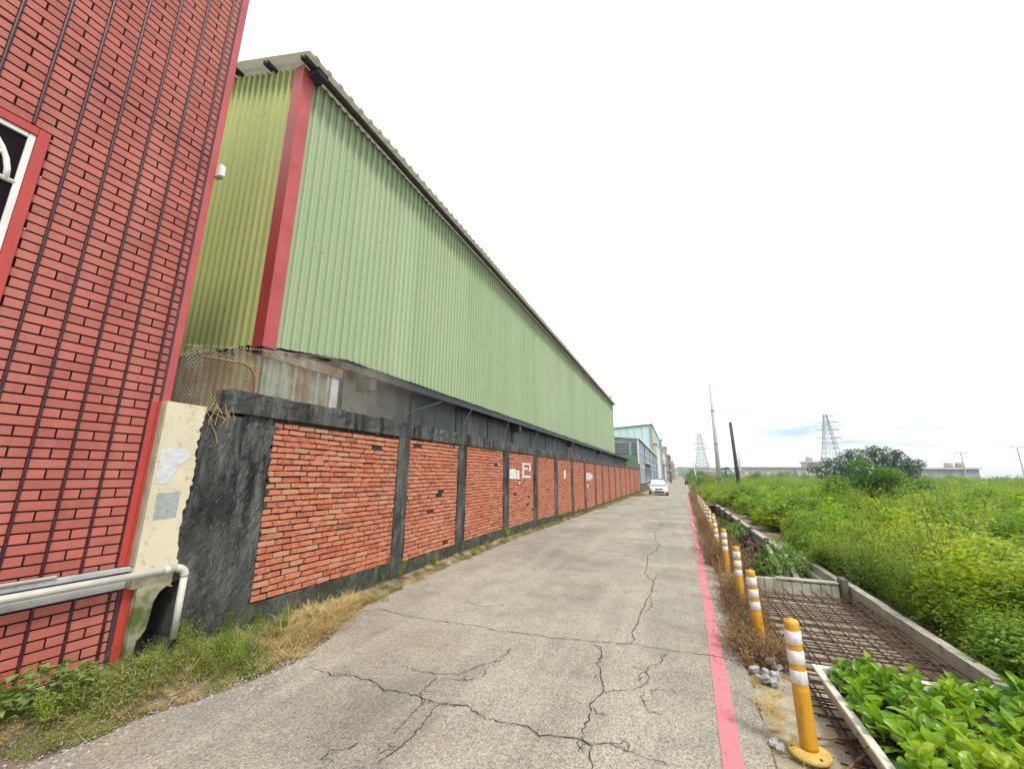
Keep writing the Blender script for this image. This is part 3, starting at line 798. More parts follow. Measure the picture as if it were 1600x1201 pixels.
VV, FF, n0 = [], [], 0
for b in bricks[300:]:
    v, f = rd.choice(UN if b[0] < 14 else UN1)
    v = np.array(v); v = v * np.array([1, b[1] - b[0], b[3]])
    c_, s_ = math.cos(b[5]), math.sin(b[5])
    yy = v[:, 1] * c_ - v[:, 2] * s_; zz = v[:, 1] * s_ + v[:, 2] * c_
    v[:, 0] += WX + b[4]; v[:, 1] = yy + (b[0] + b[1]) / 2; v[:, 2] = zz + b[2]
    VV.append(v); FF += [tuple(i + n0 for i in q) for q in f]; n0 += len(v)
m_ = MB(); m_.v = [tuple(p) for p in np.concatenate(VV)]; m_.f = FF
tag(m_.build('brick', MAT['brick'], bw), kind='stuff')
sm = MB()
for a, b in spans[:4]:
    y = a
    while y < b - .03:
        w = rd.uniform(.03, .12); d = abs(rd.gauss(0, .03)) + .006
        if rd.random() < .6:
            n_ = 6; p = [(y + w * i / n_, 2.226 - d * math.sin(math.pi * i / n_) * rd.uniform(.5, 1.1)) for i in range(n_ + 1)]
            sm.prism([(y, 2.23)] + p + [(y + w, 2.23)], 'x', WX - .012, WX + .008)
        y += w
    for _ in range(26):
        z = rd.uniform(.4, 2.2); e = rd.choice((a, b)); sg = 1 if e == a else -1
        L = abs(rd.gauss(0, .025)) + .008; h = rd.uniform(.015, .05)
        sm.prism([(e, z - h), (e + sg * L * .7, z - h * .4), (e + sg * L, z), (e + sg * L * .6, z + h * .6), (e, z + h)], 'x', WX - .012, WX + .007)
sm.build('render_smear', MAT['black'], bw)['kind'] = 'stuff'
# painted white marks
def mark(rects, label):
    mb = MB()
    for y0, y1, z0, z1 in rects:
        y = y0
        nz = max(1, int(round((z1 - z0) / COURSE)))
        for k in range(nz):
            za, zc = z0 + k * (z1 - z0) / nz, z0 + (k + 1) * (z1 - z0) / nz
            mb.box(WX + 0.006, WX + 0.009, y0 + rd.uniform(-.03, .03), y1 + rd.uniform(-.03, .03), za + .005, zc - .004)
    o = mb.build('painted_mark', MAT['whitepaint'], bw)
    o['label'] = label
mark([(10.04, 10.5, 1.52, 1.76), (10.55, 10.75, 1.50, 1.74), (10.2, 10.45, 1.76, 1.79)], 'blotchy white painted square on the bricks')
mark([(10.97, 11.12, 1.53, 1.96), (11.12, 11.7, 1.90, 1.96), (11.12, 11.45, 1.76, 1.82), (11.12, 11.72, 1.53, 1.60), (11.55, 11.7, 1.72, 1.9)], 'white painted E-like figure on the bricks')
mark([(10.75, 10.85, 1.36, 1.43)], 'small white painted dab on the bricks')
mark([(15.65, 15.95, 1.48, 1.80)], 'white painted bar on the bricks')
mark([(19.95, 20.4, 1.36, 1.72), (20.5, 21.0, 1.36, 1.72), (21.05, 21.5, 1.42, 1.64)], 'white painted panel of four squares on the bricks')
mark([(20.1, 20.3, 1.02, 1.2)], 'thin white painted stroke on the bricks')
# bent rods standing in the coping
MB().tube([(-4.2, 2.893, 2.40), (-4.2, 2.90, 2.56), (-4.2, 2.885, 2.66), (-4.2, 2.83, 2.735), (-4.2, 2.74, 2.765), (-4.2, 2.56, 2.755), (-4.2, 2.35, 2.742)], 0.011, 8).build('bent_rod', MAT['rust'], bw, smooth=True)
MB().tube([(-4.18, 5.45, 2.40), (-4.18, 5.49, 2.52), (-4.18, 5.55, 2.60), (-4.18, 5.75, 2.69), (-4.18, 6.647, 3.007)], 0.011, 8).build('bent_rod', MAT['steel_dark'], bw, smooth=True)
MB().tube([(-4.18, 5.35, 2.472), (-4.16, 5.72, 2.472)], 0.011, 6).build('bent_rod', MAT['steel_dark'], bw, smooth=True)
for p0, p1 in PIL[1:11]:
    y = (p0 + p1) / 2
    MB().tube([(-4.2, y, 2.38), (-4.2, y + .03, 2.5), (-4.2, y + 0.58 + rd.uniform(-.1, .2), 3.2 + rd.uniform(-.15, .05))], 0.008, 6).build('bent_rod', MAT['steel_dark'], bw, smooth=True)
tw = MB()
for _ in range(14):
    y = rd.uniform(2.38, 2.6); x = -4.06
    tw.tube([(x - rd.uniform(0, .1), y, 2.22), (x, y + rd.uniform(-.06, .06), 2.26 + rd.uniform(-.05, .03)), (x + .015, y + rd.uniform(-.1, .15), 2.2 - rd.uniform(0, .15))], 0.0025, 4)
tw.tube([(-4.07, 2.44, 2.10), (-4.06, 2.50, 1.99), (-4.065, 2.53, 1.9)], 0.003, 5)
tag(tw.build('dead_roots', MAT['straw'], None, (-4.06, 2.45, 2.2)), 'tangle of dry roots on the broken top of the mouldy pillar', 'roots')

# wire mesh fence on the wall
fence = empty('mesh_fence', (-4.25, 2.2, 2.2), 'rusty diamond wire mesh standing on the wall top below the green warehouse', 'fence')
def mesh_top(y): return interp([(2.12, 2.80), (2.85, 2.97), (4.24, 3.22), (5.0, 3.28), (5.6, 3.25), (6.4, 3.2), (7.3, 3.1)], y)
mb = MB(); mb2 = MB()
cw, sl = 0.034, 1.25
FX = -4.24
def wseg(p, q):
    # one slightly twisted wire piece as a thin square bar
    mb.tube([p, q], 0.0028, 4, False)
y = 0.6
while y < 9.0:
    for sgn in (1, -1):
        zlo = 2.18; L = 1.15
        pts = []
        for i in range(15):
            z_ = zlo + L * i / 14; yy = y + sgn * (z_ - 2.2) / sl
            if 2.12 <= yy <= 7.3 and z_ <= mesh_top(yy): pts.append((FX + 0.004 * sgn + 0.012 * math.sin(yy * 2.1), yy, z_))
        if len(pts) > 1: mb.tube(pts, 0.0020 if y < 4.4 else 0.0012, 3, False)
    y += cw
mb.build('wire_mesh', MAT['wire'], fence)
mb = MB()
yy = 2.13
while yy < 4.9:
    t_ = mesh_top(yy); mb.tube([(FX, yy, t_ - .012), (FX, yy + .006, t_ + .01), (FX, yy + .016, t_ - .008)], 0.0034, 4); yy += cw
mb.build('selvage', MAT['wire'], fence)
for y in (2.14,):
    MB().tube([(FX - .02, y, 2.2), (FX - .02, y, mesh_top(y) + .0)], 0.014, 8).build('post', MAT['rust'], fence, smooth=True)

# ================================================================== green warehouse
GX, GY = -5.20, 3.63
wh = empty('green_warehouse', (GX, GY, 0.0), 'tall pale green corrugated metal warehouse with red corner trim behind the brick wall', 'warehouse')
EZ, SL = 8.095, 0.34            # eave height at X=-4.85, roof slope
def rz(x): return EZ + SL * (-4.85 - x)
RX = -14.0
MB().prism([(GX - 0.06, 3.52), (GX - 0.06, rz(GX) - 0.14), (RX, rz(RX) - 0.14), (-23, rz(RX) - 0.14 - SL * 9), (-23, 3.52)], 'y', GY + 0.06, 38.4).build('wall', MAT['darksheet'], wh)
# side sheets
side_me = None
SW = 0.62
y = GY + 0.05
i = 0
ztop = rz(GX) - 0.10
first = corr_mesh('wall_sheet', MAT['green'], 1.40, 3.36, ztop, ztop, z0b=3.55)
o = place('wall_sheet', first, wh, (GX, y, 0)); y += 1.40
std = corr_mesh('wall_sheet', MAT['green'], SW, 3.56, ztop, ztop)
while y < 38.3:
    o = place('wall_sheet', std, wh, (GX + rd.uniform(-.001, .001), y, rd.uniform(-.008, .008)), (0, rd.gauss(0, .0002), 0)); y += SW
# gable sheets (facing -y): local u runs along -x
x = GX - 0.06
while x > -11.5:
    w = 0.62
    me = corr_mesh('gable_sheet', MAT['greeny'], w, 3.38, rz(x) - 0.10, rz(x - w) - 0.10)
    place('gable_sheet', me, wh, (x, GY + rd.uniform(-.002, .002), 0), (0, 0, rad(90)), (-1, 1, 1))
    x -= w
MB().box(-23, x + .01, GY - 0.005, GY + 0.05, 3.38, 9.0).build('gable_wall', MAT['greeny'], wh)
# red corner trim, two flanges
MB().box(GX - 0.16, GX + 0.052, GY - 0.056, GY - 0.052, 3.33, rz(GX) - 0.06).build('corner_trim', MAT['trim'], wh)
MB().box(GX + 0.0525, GX + 0.0565, GY - 0.056, GY + 0.15, 3.33, rz(GX) - 0.10).build('corner_trim', MAT['trimpink'], wh)
# screws
mb = MB()
for _ in range(45):
    y = GY + 0.3 + 30 * rd.random() ** 1.6; z = rd.choice([4.3, 5.2, 6.1, 7.0, 7.7]) + rd.uniform(-.03, .03)
    y = GY + 1.45 + (round((y - GY - 1.45) / .155) + .37) * .155
    mb.bbox(GX + 0.043, GX + 0.050, y - .008, y + .008, z - .008, z + .008, .002)
for _ in range(60):
    x = GX - 0.3 - 4.5 * rd.random(); z = rd.choice([4.0, 4.7, 5.4, 6.1, 6.8, 7.5, 8.0]) + rd.uniform(-.04, .04)
    x = GX - .06 - (round((GX - .06 - x) / .155) + .37) * .155
    if z < rz(x) - .2: mb.bbox(x - .008, x + .008, GY - 0.050, GY - 0.043, z - .008, z + .008, .002)
tag(mb.build('screw', MAT['steel_dark'], wh), kind='stuff')
# roof sheets: ribs run down the slope
def roof_mesh(w, x0, x1):
    mb = MB(); us = []
    n = 3; p = w / n
    for i in range(n):
        for t, h in ((0, 0), (.35, 0), (.48, .045), (.70, .045), (.83, 0)): us.append((i * p + t * p, h))
    us.append((w, 0))
    for u, h in us:
        mb.v += [(x0, u, rz(x0) + h), (x1, u, rz(x1) + h), (x0, u, rz(x0) + h + .006), (x1, u, rz(x1) + h + .006)]
    for i in range(len(us) - 1):
        a = 4 * i
        mb.f += [(a, a + 1, a + 5, a + 4), (a + 2, a + 6, a + 7, a + 3), (a, a + 4, a + 6, a + 2)]
    mb.f += [(0, 2, 3, 1)]
    return mb.mesh('roof_sheet', MAT['roof'])
rw = 0.75
rm = roof_mesh(rw, -4.85, RX)
y = 3.42
while y < 38.6:
    place('roof_sheet', rm, wh, (rd.uniform(-.012, .012), y, rd.uniform(-.004, .004))); y += rw
MB().prism([(RX, rz(RX)), (RX, rz(RX) + .02), (-23.4, rz(RX) - SL * 9.4 + .02), (-23.4, rz(RX) - SL * 9.4)], 'y', 3.42, y).build('roof_sheet', MAT['roof'], wh)
# purlins in pairs under the roof
xp = -5.01
while xp > -12:
    for d in (0, -0.085):
        x = xp + d
        MB().box(x - 0.018, x + 0.018, 3.46, 38.7, rz(x) - 0.075, rz(x) - 0.012).build('purlin', MAT['steel_dark'], wh)
    xp -= 0.92
MB().box(GX + 0.03, -4.93, 3.66, 3.86, rz(GX) - 0.22, rz(GX) - 0.11).build('bracket', MAT['steel_dark'], wh)
# eave flashing strip, thin cable under the eave
MB().tube([(GX + 0.04, 3.8 + k * 0.9, ztop - 0.02 - 0.05 * math.sin(k * 1.9) ** 2) for k in range(39)], 0.008, 5).build('cable', MAT['steel_dark'], wh)
# far gable
MB().box(-23, GX + 0.02, 38.41, 38.45, 3.4, 9.0).build('gable_wall', MAT['greeny'], wh)
# lower storey
MB().box(GX - 0.08, GX + 0.03, GY - 0.02, 5.06, 3.20, 3.355).build('rusty_beam', M('patchy_rust_beam', (0.20, 0.22, 0.19), (0.15, 0.08, 0.045), 5, 0.85, vec=(1, 1, .5), lo=.40, hi=.52, dirt=((0.08, 0.04, 0.025), 9, .5, .7, (1, 1, 1))), wh)
x = GX - 0.02
me = corr_mesh('lower_gable_sheet', MAT['rustgable'], 0.62, -0.1, 3.37, 3.37)
while x > -10:
    o = place('lower_gable_sheet', me, wh, (x, GY + 0.03, 0), (0, 0, rad(90)), (-1, 1, 1)); x -= 0.62
me = corr_mesh('lower_sheet', MAT['rusty'], 0.62, -0.1, 3.20, 3.20, pitch=0.21)
for k in range(2): place('lower_sheet', me, wh, (GX - 0.03, GY + 0.06 + k * 0.62, 0))
MB().bbox(GX - 0.20, GX + 0.0, 4.88, 5.04, -0.1, 3.2, 0.01).build('column', M('pale_steel_column', (0.50, 0.55, 0.58), (0.36, 0.38, 0.38), 5, 0.6, dirt=((0.25, 0.12, 0.06), 7, 0.58, 0.7, (1, 1, 0.4))), wh)
LX = -5.62
MB().box(-9.5, LX - 0.03, 5.05, 51.0, -0.3, 3.42).build('lower_core', MAT['darksheet'], wh)
lm = []
for w in (1.0,):
    lm = corr_mesh('lower_panel', MAT['darksheet'], w, -0.3, 3.44, 3.44, pitch=0.25, amp=0.008)
y = 5.06; k = 0
while y < 50.5:
    place('lower_panel', lm, wh, (LX + (0.012 if k % 2 else 0) + rd.uniform(-.003, .003), y, 0), (0, rd.gauss(0, .002), 0)); y += 1.0; k += 1
for k in range(22): MB().box(LX + 0.012, LX + 0.03, 5.5 + k * 2.1, 5.53 + k * 2.1, -0.2, 3.43).build('seam_strip', MAT['steel_dark'], wh)
MB().box(LX - 0.02, GX - 0.03, 5.05, 38.4, 3.46, 3.53).build('soffit', MAT['steel_dark'], wh)
MB().box(GX - 0.05, GX - 0.012, 5.066, 38.4, 3.40, 3.555).build('edge_beam', MAT['steel_dark'], wh)
MB().box(LX - 0.02, GX + 0.15, 38.42, 51.0, 3.38, 3.47).build('canopy_edge', MAT['steel_dark'], wh)
for y in (5.93, 13.9, 22.4, 31.5, 40.7, 49.5):
    MB().bbox(LX, GX - 0.06, y - .09, y + .09, 3.16, 3.44, .01).build('bracket', MAT['steel_dark'], wh)

# ================================================================== buildings further along the left side
def window(parent, axis, p, a0, a1, z0, z1, glass='glassdark', frame='whitepaint', fw=0.08, bars=1):
    """window on a plane: axis 'x' -> plane at x=p facing +x (a=y range); 'y' -> plane at y=p facing -y (a=x range)"""
    def bx(mb, u0, u1, w0, w1, d0, d1):
        if axis == 'x': return mb.box(p + d0, p + d1, u0, u1, w0, w1)
        return mb.box(u0, u1, p - d1, p - d0, w0, w1)
    w = bx(MB(), a0, a1, z0, z1, 0.01, 0.03).build('window', MAT[glass], parent)
    f = MB()
    bx(f, a0 - fw, a1 + fw, z1, z1 + fw, 0, 0.08); bx(f, a0 - fw, a1 + fw, z0 - fw, z0, 0, 0.10)
    bx(f, a0 - fw, a0, z0, z1, 0, 0.08); bx(f, a1, a1 + fw, z0, z1, 0, 0.08)
    for k in range(bars):
        c = a0 + (a1 - a0) * (k + 1) / (bars + 1); bx(f, c - fw / 3, c + fw / 3, z0, z1, 0.03, 0.06)
    f.build('frame', MAT[frame], w)
    return w
# grey shed with louvred end
sh = empty('grey_shed', (-4.1, 53, -0.4), 'grey metal shed with pale girts and a louvred end wall beyond the green warehouse', 'shed')
MB().prism([(-12, 6.9), (-4.12, 6.02), (-4.12, 0.55), (-12, 0.55)], 'y', 53.1, 104).build('wall', MAT['greysheet'], sh)
MB().prism([(-12, 6.92), (-3.95, 6.02), (-3.95, 6.16), (-12, 7.06)], 'y', 52.9, 104.3).build('roof', MAT['offwhite'], sh)
MB().box(-3.97, -3.9, 52.9, 104.3, 5.98, 6.2).build('gutter', MAT['whitepaint'], sh)
me = corr_mesh('end_panel', MAT['deepgreen'], 1.0, 1.0, 4.1, 4.1)
for k in range(8): place('end_panel', me, sh, (-4.14 - k, 53.08, 0), (0, 0, rad(90)), (-1, 1, 1))
for a, b in ((-7.6, -5.35), (-5.0, -4.35)):
    w = MB().box(a, b, 53.04, 53.09, 4.2, 5.6).build('louvre_window', MAT['glassdark'], sh)
    for k in range(6):
        MB().prism([(53.0, 4.3 + k * .22), (53.05, 4.36 + k * .22), (53.045, 4.37 + k * .22), (52.995, 4.31 + k * .22)], 'x', a, b).build('louvre_blade', MAT['greysheet'], w)
MB().box(-4.34, -4.14, 53.0, 53.09, 3.0, 5.95).build('corner_post', MAT['whitepaint'], sh)
for z in (2.5, 4.4): MB().box(-4.12, -4.05, 53.1, 104, z, z + .12).build('girt', MAT['paleblue'], sh)
for k in range(9): MB().box(-4.12, -4.04, 56 + k * 5.9, 56.25 + k * 5.9, 0.5, 5.98).build('column', MAT['steel_dark' if k % 2 else 'greysheet'], sh)
for k in range(46): MB().box(-4.12, -4.095, 53.6 + k * 1.1, 53.72 + k * 1.1, 0.55, 5.98).build('panel_rib', MAT['greysheet'], sh)
for a, b in ((62, 74),):
    MB().prism([(-4.1, 3.35), (-3.2, 3.05), (-3.2, 3.15), (-4.1, 3.5)], 'y', a, b).build('canopy', MAT['whitepaint'], sh)
MB().bbox(-4.6, -4.3, 58, 60, 6.05, 6.6, .04).build('roof_vent', MAT['chrome'], sh)
lw = empty('low_wall', (-4.0, 52, -0.4), 'low grey concrete wall at the foot of the shed behind the white car', 'wall')
MB().box(-4.2, -3.98, 52.0, 128, -0.6, 0.62).build('wall', MAT['conc_dark'], lw)
MB().box(-4.24, -3.93, 52.0, 128, 0.625, 0.74).build('coping', MAT['concrete'], lw)
for k in range(14): MB().box(-3.979, -3.955, 54 + k * 3, 54.25 + k * 3, -0.5, 0.62).build('pier', MAT['mortar'], lw)
# teal tall building
tb = empty('teal_factory', (-4.9, 106, -0.4), 'tall pale teal sheet metal factory building with a brown corner strip', 'factory')
MB().prism([(-22, 12.6), (-4.9, 13.9), (-4.9, -0.4), (-22, -0.4)], 'y', 106, 151).build('wall', MAT['teal'], tb)
MB().prism([(-22.3, 12.65), (-4.7, 13.95), (-4.7, 14.15), (-22.3, 12.85)], 'y', 105.7, 151.3).build('roof', MAT['steel_dark'], tb)
MB().box(-5.35, -4.87, 105.9, 106.3, -0.4, 13.88).build('corner_strip', MAT['tan'], tb)
for k in range(9): MB().box(-20 + k * 1.8, -19.92 + k * 1.8, 105.95, 106, 6, 12.5 + k * .13).build('panel_seam', MAT['deepgreen'], tb)
for k in range(7): MB().box(-4.9, -4.84, 108.5 + k * 6, 109.0 + k * 6, 0, 13.8).build('panel_seam', MAT['deepgreen'], tb)
MB().prism([(106, 5), (106, 10.5), (99, 6.0), (99, 5)], 'x', -19, -11.6).build('lean_to', MAT['palegreen'], tb)
ga = empty('green_annexe', (-4.3, 107, -0.4), 'narrow green annexe with white downpipes between the grey shed and the blue shop', 'annexe')
MB().prism([(-5.0, 9.3), (-4.25, 9.0), (-4.25, -.4), (-5.0, -.4)], 'y', 107, 128).build('wall', MAT['palegreen'], ga)
MB().box(-5.1, -4.1, 106.7, 128.3, 9.31, 9.5).build('roof', MAT['offwhite'], ga)
for y in (110, 118, 126): MB().tube([(-4.15, y, -.3), (-4.15, y, 8.9)], 0.16, 8).build('downpipe', MAT['whitepaint'], ga)
for y in (113, 121): window(ga, 'x', -4.25, y, y + 2.4, 5.5, 7.2)
st_ = empty('chimney_stack', (-4.6, 152.5, -0.4), 'tall dark grey square flue beside the teal factory', 'chimney')
MB().bbox(-4.9, -4.1, 152, 153, -0.4, 13.4, .05).build('shaft', MAT['greysheet'], st_)
MB().bbox(-5.3, -3.7, 151.6, 153.4, 13.6, 13.9, .05).build('cap', MAT['steel_dark'], st_)
for a in (-4.8, -4.2): MB().tube([(a, 152.2, 13.3), (a, 152.2, 13.7)], 0.06, 5).build('cap_leg', MAT['steel_dark'], st_)
def block(name, label, X, Y0b, Y1b, H, mat, cat='building', depth=9, floors=3, win='x', roofm='offwhite', extra=None):
    b = empty(name, (X, Y0b, -0.4), label, cat)
    MB().box(X - depth, X, Y0b, Y1b, -0.4, H).build('wall', MAT[mat], b)
    MB().box(X - depth - .2, X + .25, Y0b - .25, Y1b + .25, H + .004, H + .3).build('roof', MAT[roofm], b)
    fh = H / floors
    for f in range(floors):
        n = max(1, int((Y1b - Y0b) / 5))
        for k in range(n):
            y = Y0b + (Y1b - Y0b) * (k + .25) / n; w = (Y1b - Y0b) / n * .5
            window(b, 'x', X, y, y + w, f * fh + fh * .28, f * fh + fh * .75)
        n = max(1, int(depth / 4))
        for k in range(n):
            x0 = X - depth + depth * (k + .3) / n
            window(b, 'y', Y0b, x0, x0 + depth / n * .42, f * fh + fh * .3, f * fh + fh * .75)
        if extra == 'balcony' and f:
            bo = MB().box(X, X + 1.2, Y0b + .5, Y1b - .5, f * fh, f * fh + .2).build('balcony', MAT['offwhite'], b)
            MB().box(X + 1.12, X + 1.2, Y0b + .5, Y1b - .5, f * fh + .2, f * fh + 1.1).build('parapet', MAT[mat], bo)
    return b
bs = block('blue_shop', 'blue and pale blue shop front building on the left side of the lane', -4.3, 156, 176, 6.6, 'paleblue', 'shop', 8, 2)
MB().box(-4.29, -4.05, 157, 163, 0, 5.2).build('shutter', MAT['blue'], bs)
MB().prism([(-4.28, 5.3), (-2.9, 4.9), (-2.9, 5.0), (-4.28, 5.5)], 'y', 156, 176).build('awning', MAT['blue'], bs)
MB().bbox(-4.6, -3.8, 158, 159.4, 6.95, 8.0, .05).build('water_tank', MAT['whitepaint'], bs)
block('white_house', 'white framed house front stepping above the blue shop', -4.2, 178, 200, 10.6, 'offwhite', 'house', 8, 3)
tn = block('tan_block', 'tan tiled apartment block with a roof tank far along the lane', -3.7, 203, 228, 14.6, 'tan', 'building', 10, 4, extra='balcony')
MB().lathe([(0.7, 0), (0.75, .1), (0.75, 1.4), (.3, 1.8)], (-6, 206, 14.9), 14).build('roof_tank', MAT['tan'], tn)
block('grey_block', 'grey apartment block with balconies far along the lane', -2.4, 232, 262, 11.5, 'conc_dark', 'building', 12, 4, extra='balcony')
block('pinkish_block', 'pinkish low block near the far end of the lane', -1.0, 268, 300, 8.2, 'pinkwall', 'building', 14, 2)
block('pale_block', 'pale low block at the far end of the lane', 0.8, 305, 350, 6.0, 'offwhite', 'building', 14, 2)

# ================================================================== white parked car
def car(loc, rotz, label):
    c = empty('parked_car', (0, 0, 0), label, 'car')
    # stations: y from nose (-2.25) to tail (2.2): (y, half width at sill, half width at belt, z bottom, z belt)
    S = [(-2.25, .62, .60, .34, .60), (-2.15, .76, .72, .24, .68), (-1.9, .84, .80, .20, .76), (-1.2, .87, .83, .20, .86), (-.75, .87, .84, .20, .93), (0, .87, .85, .20, .95), (1.0, .87, .84, .20, .97), (1.7, .86, .82, .22, 1.0), (2.1, .80, .76, .28, .98), (2.22, .70, .66, .38, .92)]
    mb = MB(); m = 10
    for y, hs, hb, zb_, zt in S:
        zm = (zb_ + zt) * .5
        for s in (1, -1):
            row = [(s * hs * .8, y, zb_), (s * hs, y, zb_ + .10), (s * (hs + .02), y, zm), (s * hb, y, zt - .05), (s * hb * .86, y, zt)]
            mb.v += row if s == 1 else row[::-1]
    for i in range(len(S) - 1):
        for k in range(m):
            q = (k + 1) % m
            mb.f.append((i * m + k, i * m + q, (i + 1) * m + q, (i + 1) * m + k))
    mb.f.append(tuple(range(m))); mb.f.append(tuple((len(S) - 1) * m + k for k in reversed(range(m))))
    body = mb.build('body', MAT['carwhite'], c, smooth=True)
    # greenhouse: glass core and painted roof and pillars
    def ring(pts): return pts
    G = [(-1.02, .74, .93), (-.25, .56, 1.40), (0.9, .55, 1.42), (1.65, .70, 1.0)]
    gb = MB()
    lo = [(-1.02, .76), (1.72, .74)]
    gv = [(-.76, -1.05, .90), (.76, -1.05, .90), (.74, 1.75, .95), (-.74, 1.75, .95), (-.57, -.28, 1.39), (.57, -.28, 1.39), (.55, .98, 1.40), (-.55, .98, 1.40)]
    gb.add(gv, [(0, 1, 5, 4), (1, 2, 6, 5), (2, 3, 7, 6), (3, 0, 4, 7), (4, 5, 6, 7)])
    glass = gb.build('window', MAT['glassdark'], c)
    ws = MB(); ws.add([(-.68, -1.0, .95), (.68, -1.0, .95), (.52, -.31, 1.385), (-.52, -.31, 1.385), (-.68, -.98, .94), (.68, -.98, .94), (.52, -.29, 1.37), (-.52, -.29, 1.37)], [(0, 1, 2, 3), (7, 6, 5, 4), (0, 4, 5, 1), (1, 5, 6, 2), (2, 6, 7, 3), (3, 7, 4, 0)]); ws.v = [(p[0], p[1] - .03, p[2] + .02) for p in ws.v]; ws.build('windscreen_glare', MAT['lens'], glass)  # pale pane added over the windscreen, sky reflection put into its colour
    rf = MB(); rf.add([(-.60, -.32, 1.39), (.60, -.32, 1.39), (.58, 1.02, 1.40), (-.58, 1.02, 1.40), (-.50, -.2, 1.455), (.50, -.2, 1.455), (.48, .9, 1.46), (-.48, .9, 1.46)], [(0, 1, 5, 4), (1, 2, 6, 5), (2, 3, 7, 6), (3, 0, 4, 7), (4, 5, 6, 7), (3, 2, 1, 0)])
    rf.build('roof', MAT['carwhite'], c, smooth=False)
    for s in (-1, 1):
        MB().tube([(s * .77, -1.06, .90), (s * .585, -.29, 1.40)], 0.035, 6).build('pillar', MAT['carwhite'], glass)
        MB().tube([(s * .75, 1.75, .95), (s * .565, .98, 1.40)], 0.06, 6).build('pillar', MAT['carwhite'], glass)
        MB().tube([(s * .80, .35, .93), (s * .575, .32, 1.40)], 0.03, 6).build('pillar', MAT['steel_dark'], glass)
        hl = MB(); hl.add([(s * .48, -2.20, .62), (s * .73, -2.06, .64), (s * .78, -1.80, .74), (s * .50, -2.06, .70)], [(0, 1, 2, 3)]); hl.add([(s * .48, -2.17, .60), (s * .73, -2.02, .62), (s * .78, -1.76, .70), (s * .50, -2.02, .66)], [(3, 2, 1, 0)])
        MB().bbox(min(s * .44, s * .76), max(s * .44, s * .76), -2.20, -1.98, .60, .70, .02).build('headlight', MAT['lens'], c)
        MB().bbox(min(s * .52, s * .74), max(s * .52, s * .74), -2.22, -2.05, .34, .44, .02).build('fog_recess', MAT['tyre'], c)
        MB().bbox(min(s * .86, s * 1.02), max(s * .86, s * 1.02), -.86, -.70, .92, 1.05, .03).build('mirror', MAT['carwhite'], c)
        for y in (-1.35, 1.35):
            w = MB().lathe([(.20, -.1), (.30, -.1), (.315, -.06), (.315, .06), (.30, .1), (.20, .1)], (0, 0, 0), 20).xf(Matrix.Translation((s * .80, y, .315)) @ Matrix.Rotation(rad(90), 4, 'Y')).build('wheel', MAT['tyre'], c, smooth=False)
            MB().lathe([(.02, -.105), (.20, -.09), (.20, .09), (.02, .105)], (0, 0, 0), 14).xf(Matrix.Translation((s * .80, y, .315)) @ Matrix.Rotation(rad(90), 4, 'Y')).build('rim', MAT['chrome'], w)
    MB().bbox(-.36, .36, -2.275, -2.15, .56, .68, .015).build('grille', MAT['tyre'], c)
    MB().bbox(-.46, .46, -2.285, -2.12, .28, .42, .02).build('air_intake', MAT['tyre'], c)
    MB().bbox(-.20, .20, -2.295, -2.26, .45, .54, .004).build('number_plate', MAT['whitepaint'], c)
    MB().bbox(-.06, .06, -2.285, -2.2, .60, .66, .01).build('badge', MAT['chrome'], c)
    c.location = loc; c.rotation_euler = (0, 0, rotz)
    return c
car((-1.86, 45.2, zg(44)), rad(4), 'white sedan parked nose towards the camera by the left wall')
def scooter(loc, rz_, label, mat):
    s = empty('parked_scooter', (0, 0, 0), label, 'scooter', 'scooters at the far end of the lane')
    for y in (-.6, .6):
        w = MB().lathe([(.14, -.05), (.24, -.05), (.25, 0), (.24, .05), (.14, .05)], (0, 0, 0), 14).xf(Matrix.Translation((0, y, .25)) @ Matrix.Rotation(rad(90), 4, 'Y')).build('wheel', MAT['tyre'], s)
    MB().prism([(-.55, .35), (-.35, .95), (-.25, .95), (-.2, .35), (.2, .35), (.3, .62), (.85, .72), (.8, .5), (.5, .3)], 'x', -.17, .17).build('body', MAT[mat], s)
    MB().bbox(-.15, .15, -.02, .72, .70, .82, .03).build('seat', MAT['tyre'], s)
    MB().tube([(-.33, -.35, 1.0), (0, -.42, 1.03), (.33, -.35, 1.0)], .02, 6).build('handlebar', MAT['steel_dark'], s)
    MB().bbox(-.08, .08, -.52, -.44, .78, .9, .02).build('headlight', MAT['lens'], s)
    s.location = loc; s.rotation_euler = (0, 0, rz_)
scooter((-1.5, 118, -.4), .3, 'dark scooter parked far along the lane on its left side', 'steel_dark')
scooter((1.9, 98, -.4), -.4, 'dark scooter parked far along the lane on its right edge', 'steel_dark')
scooter((2.0, 104, -.4), -.2, 'white scooter parked far along the lane on its right edge', 'whitepaint')

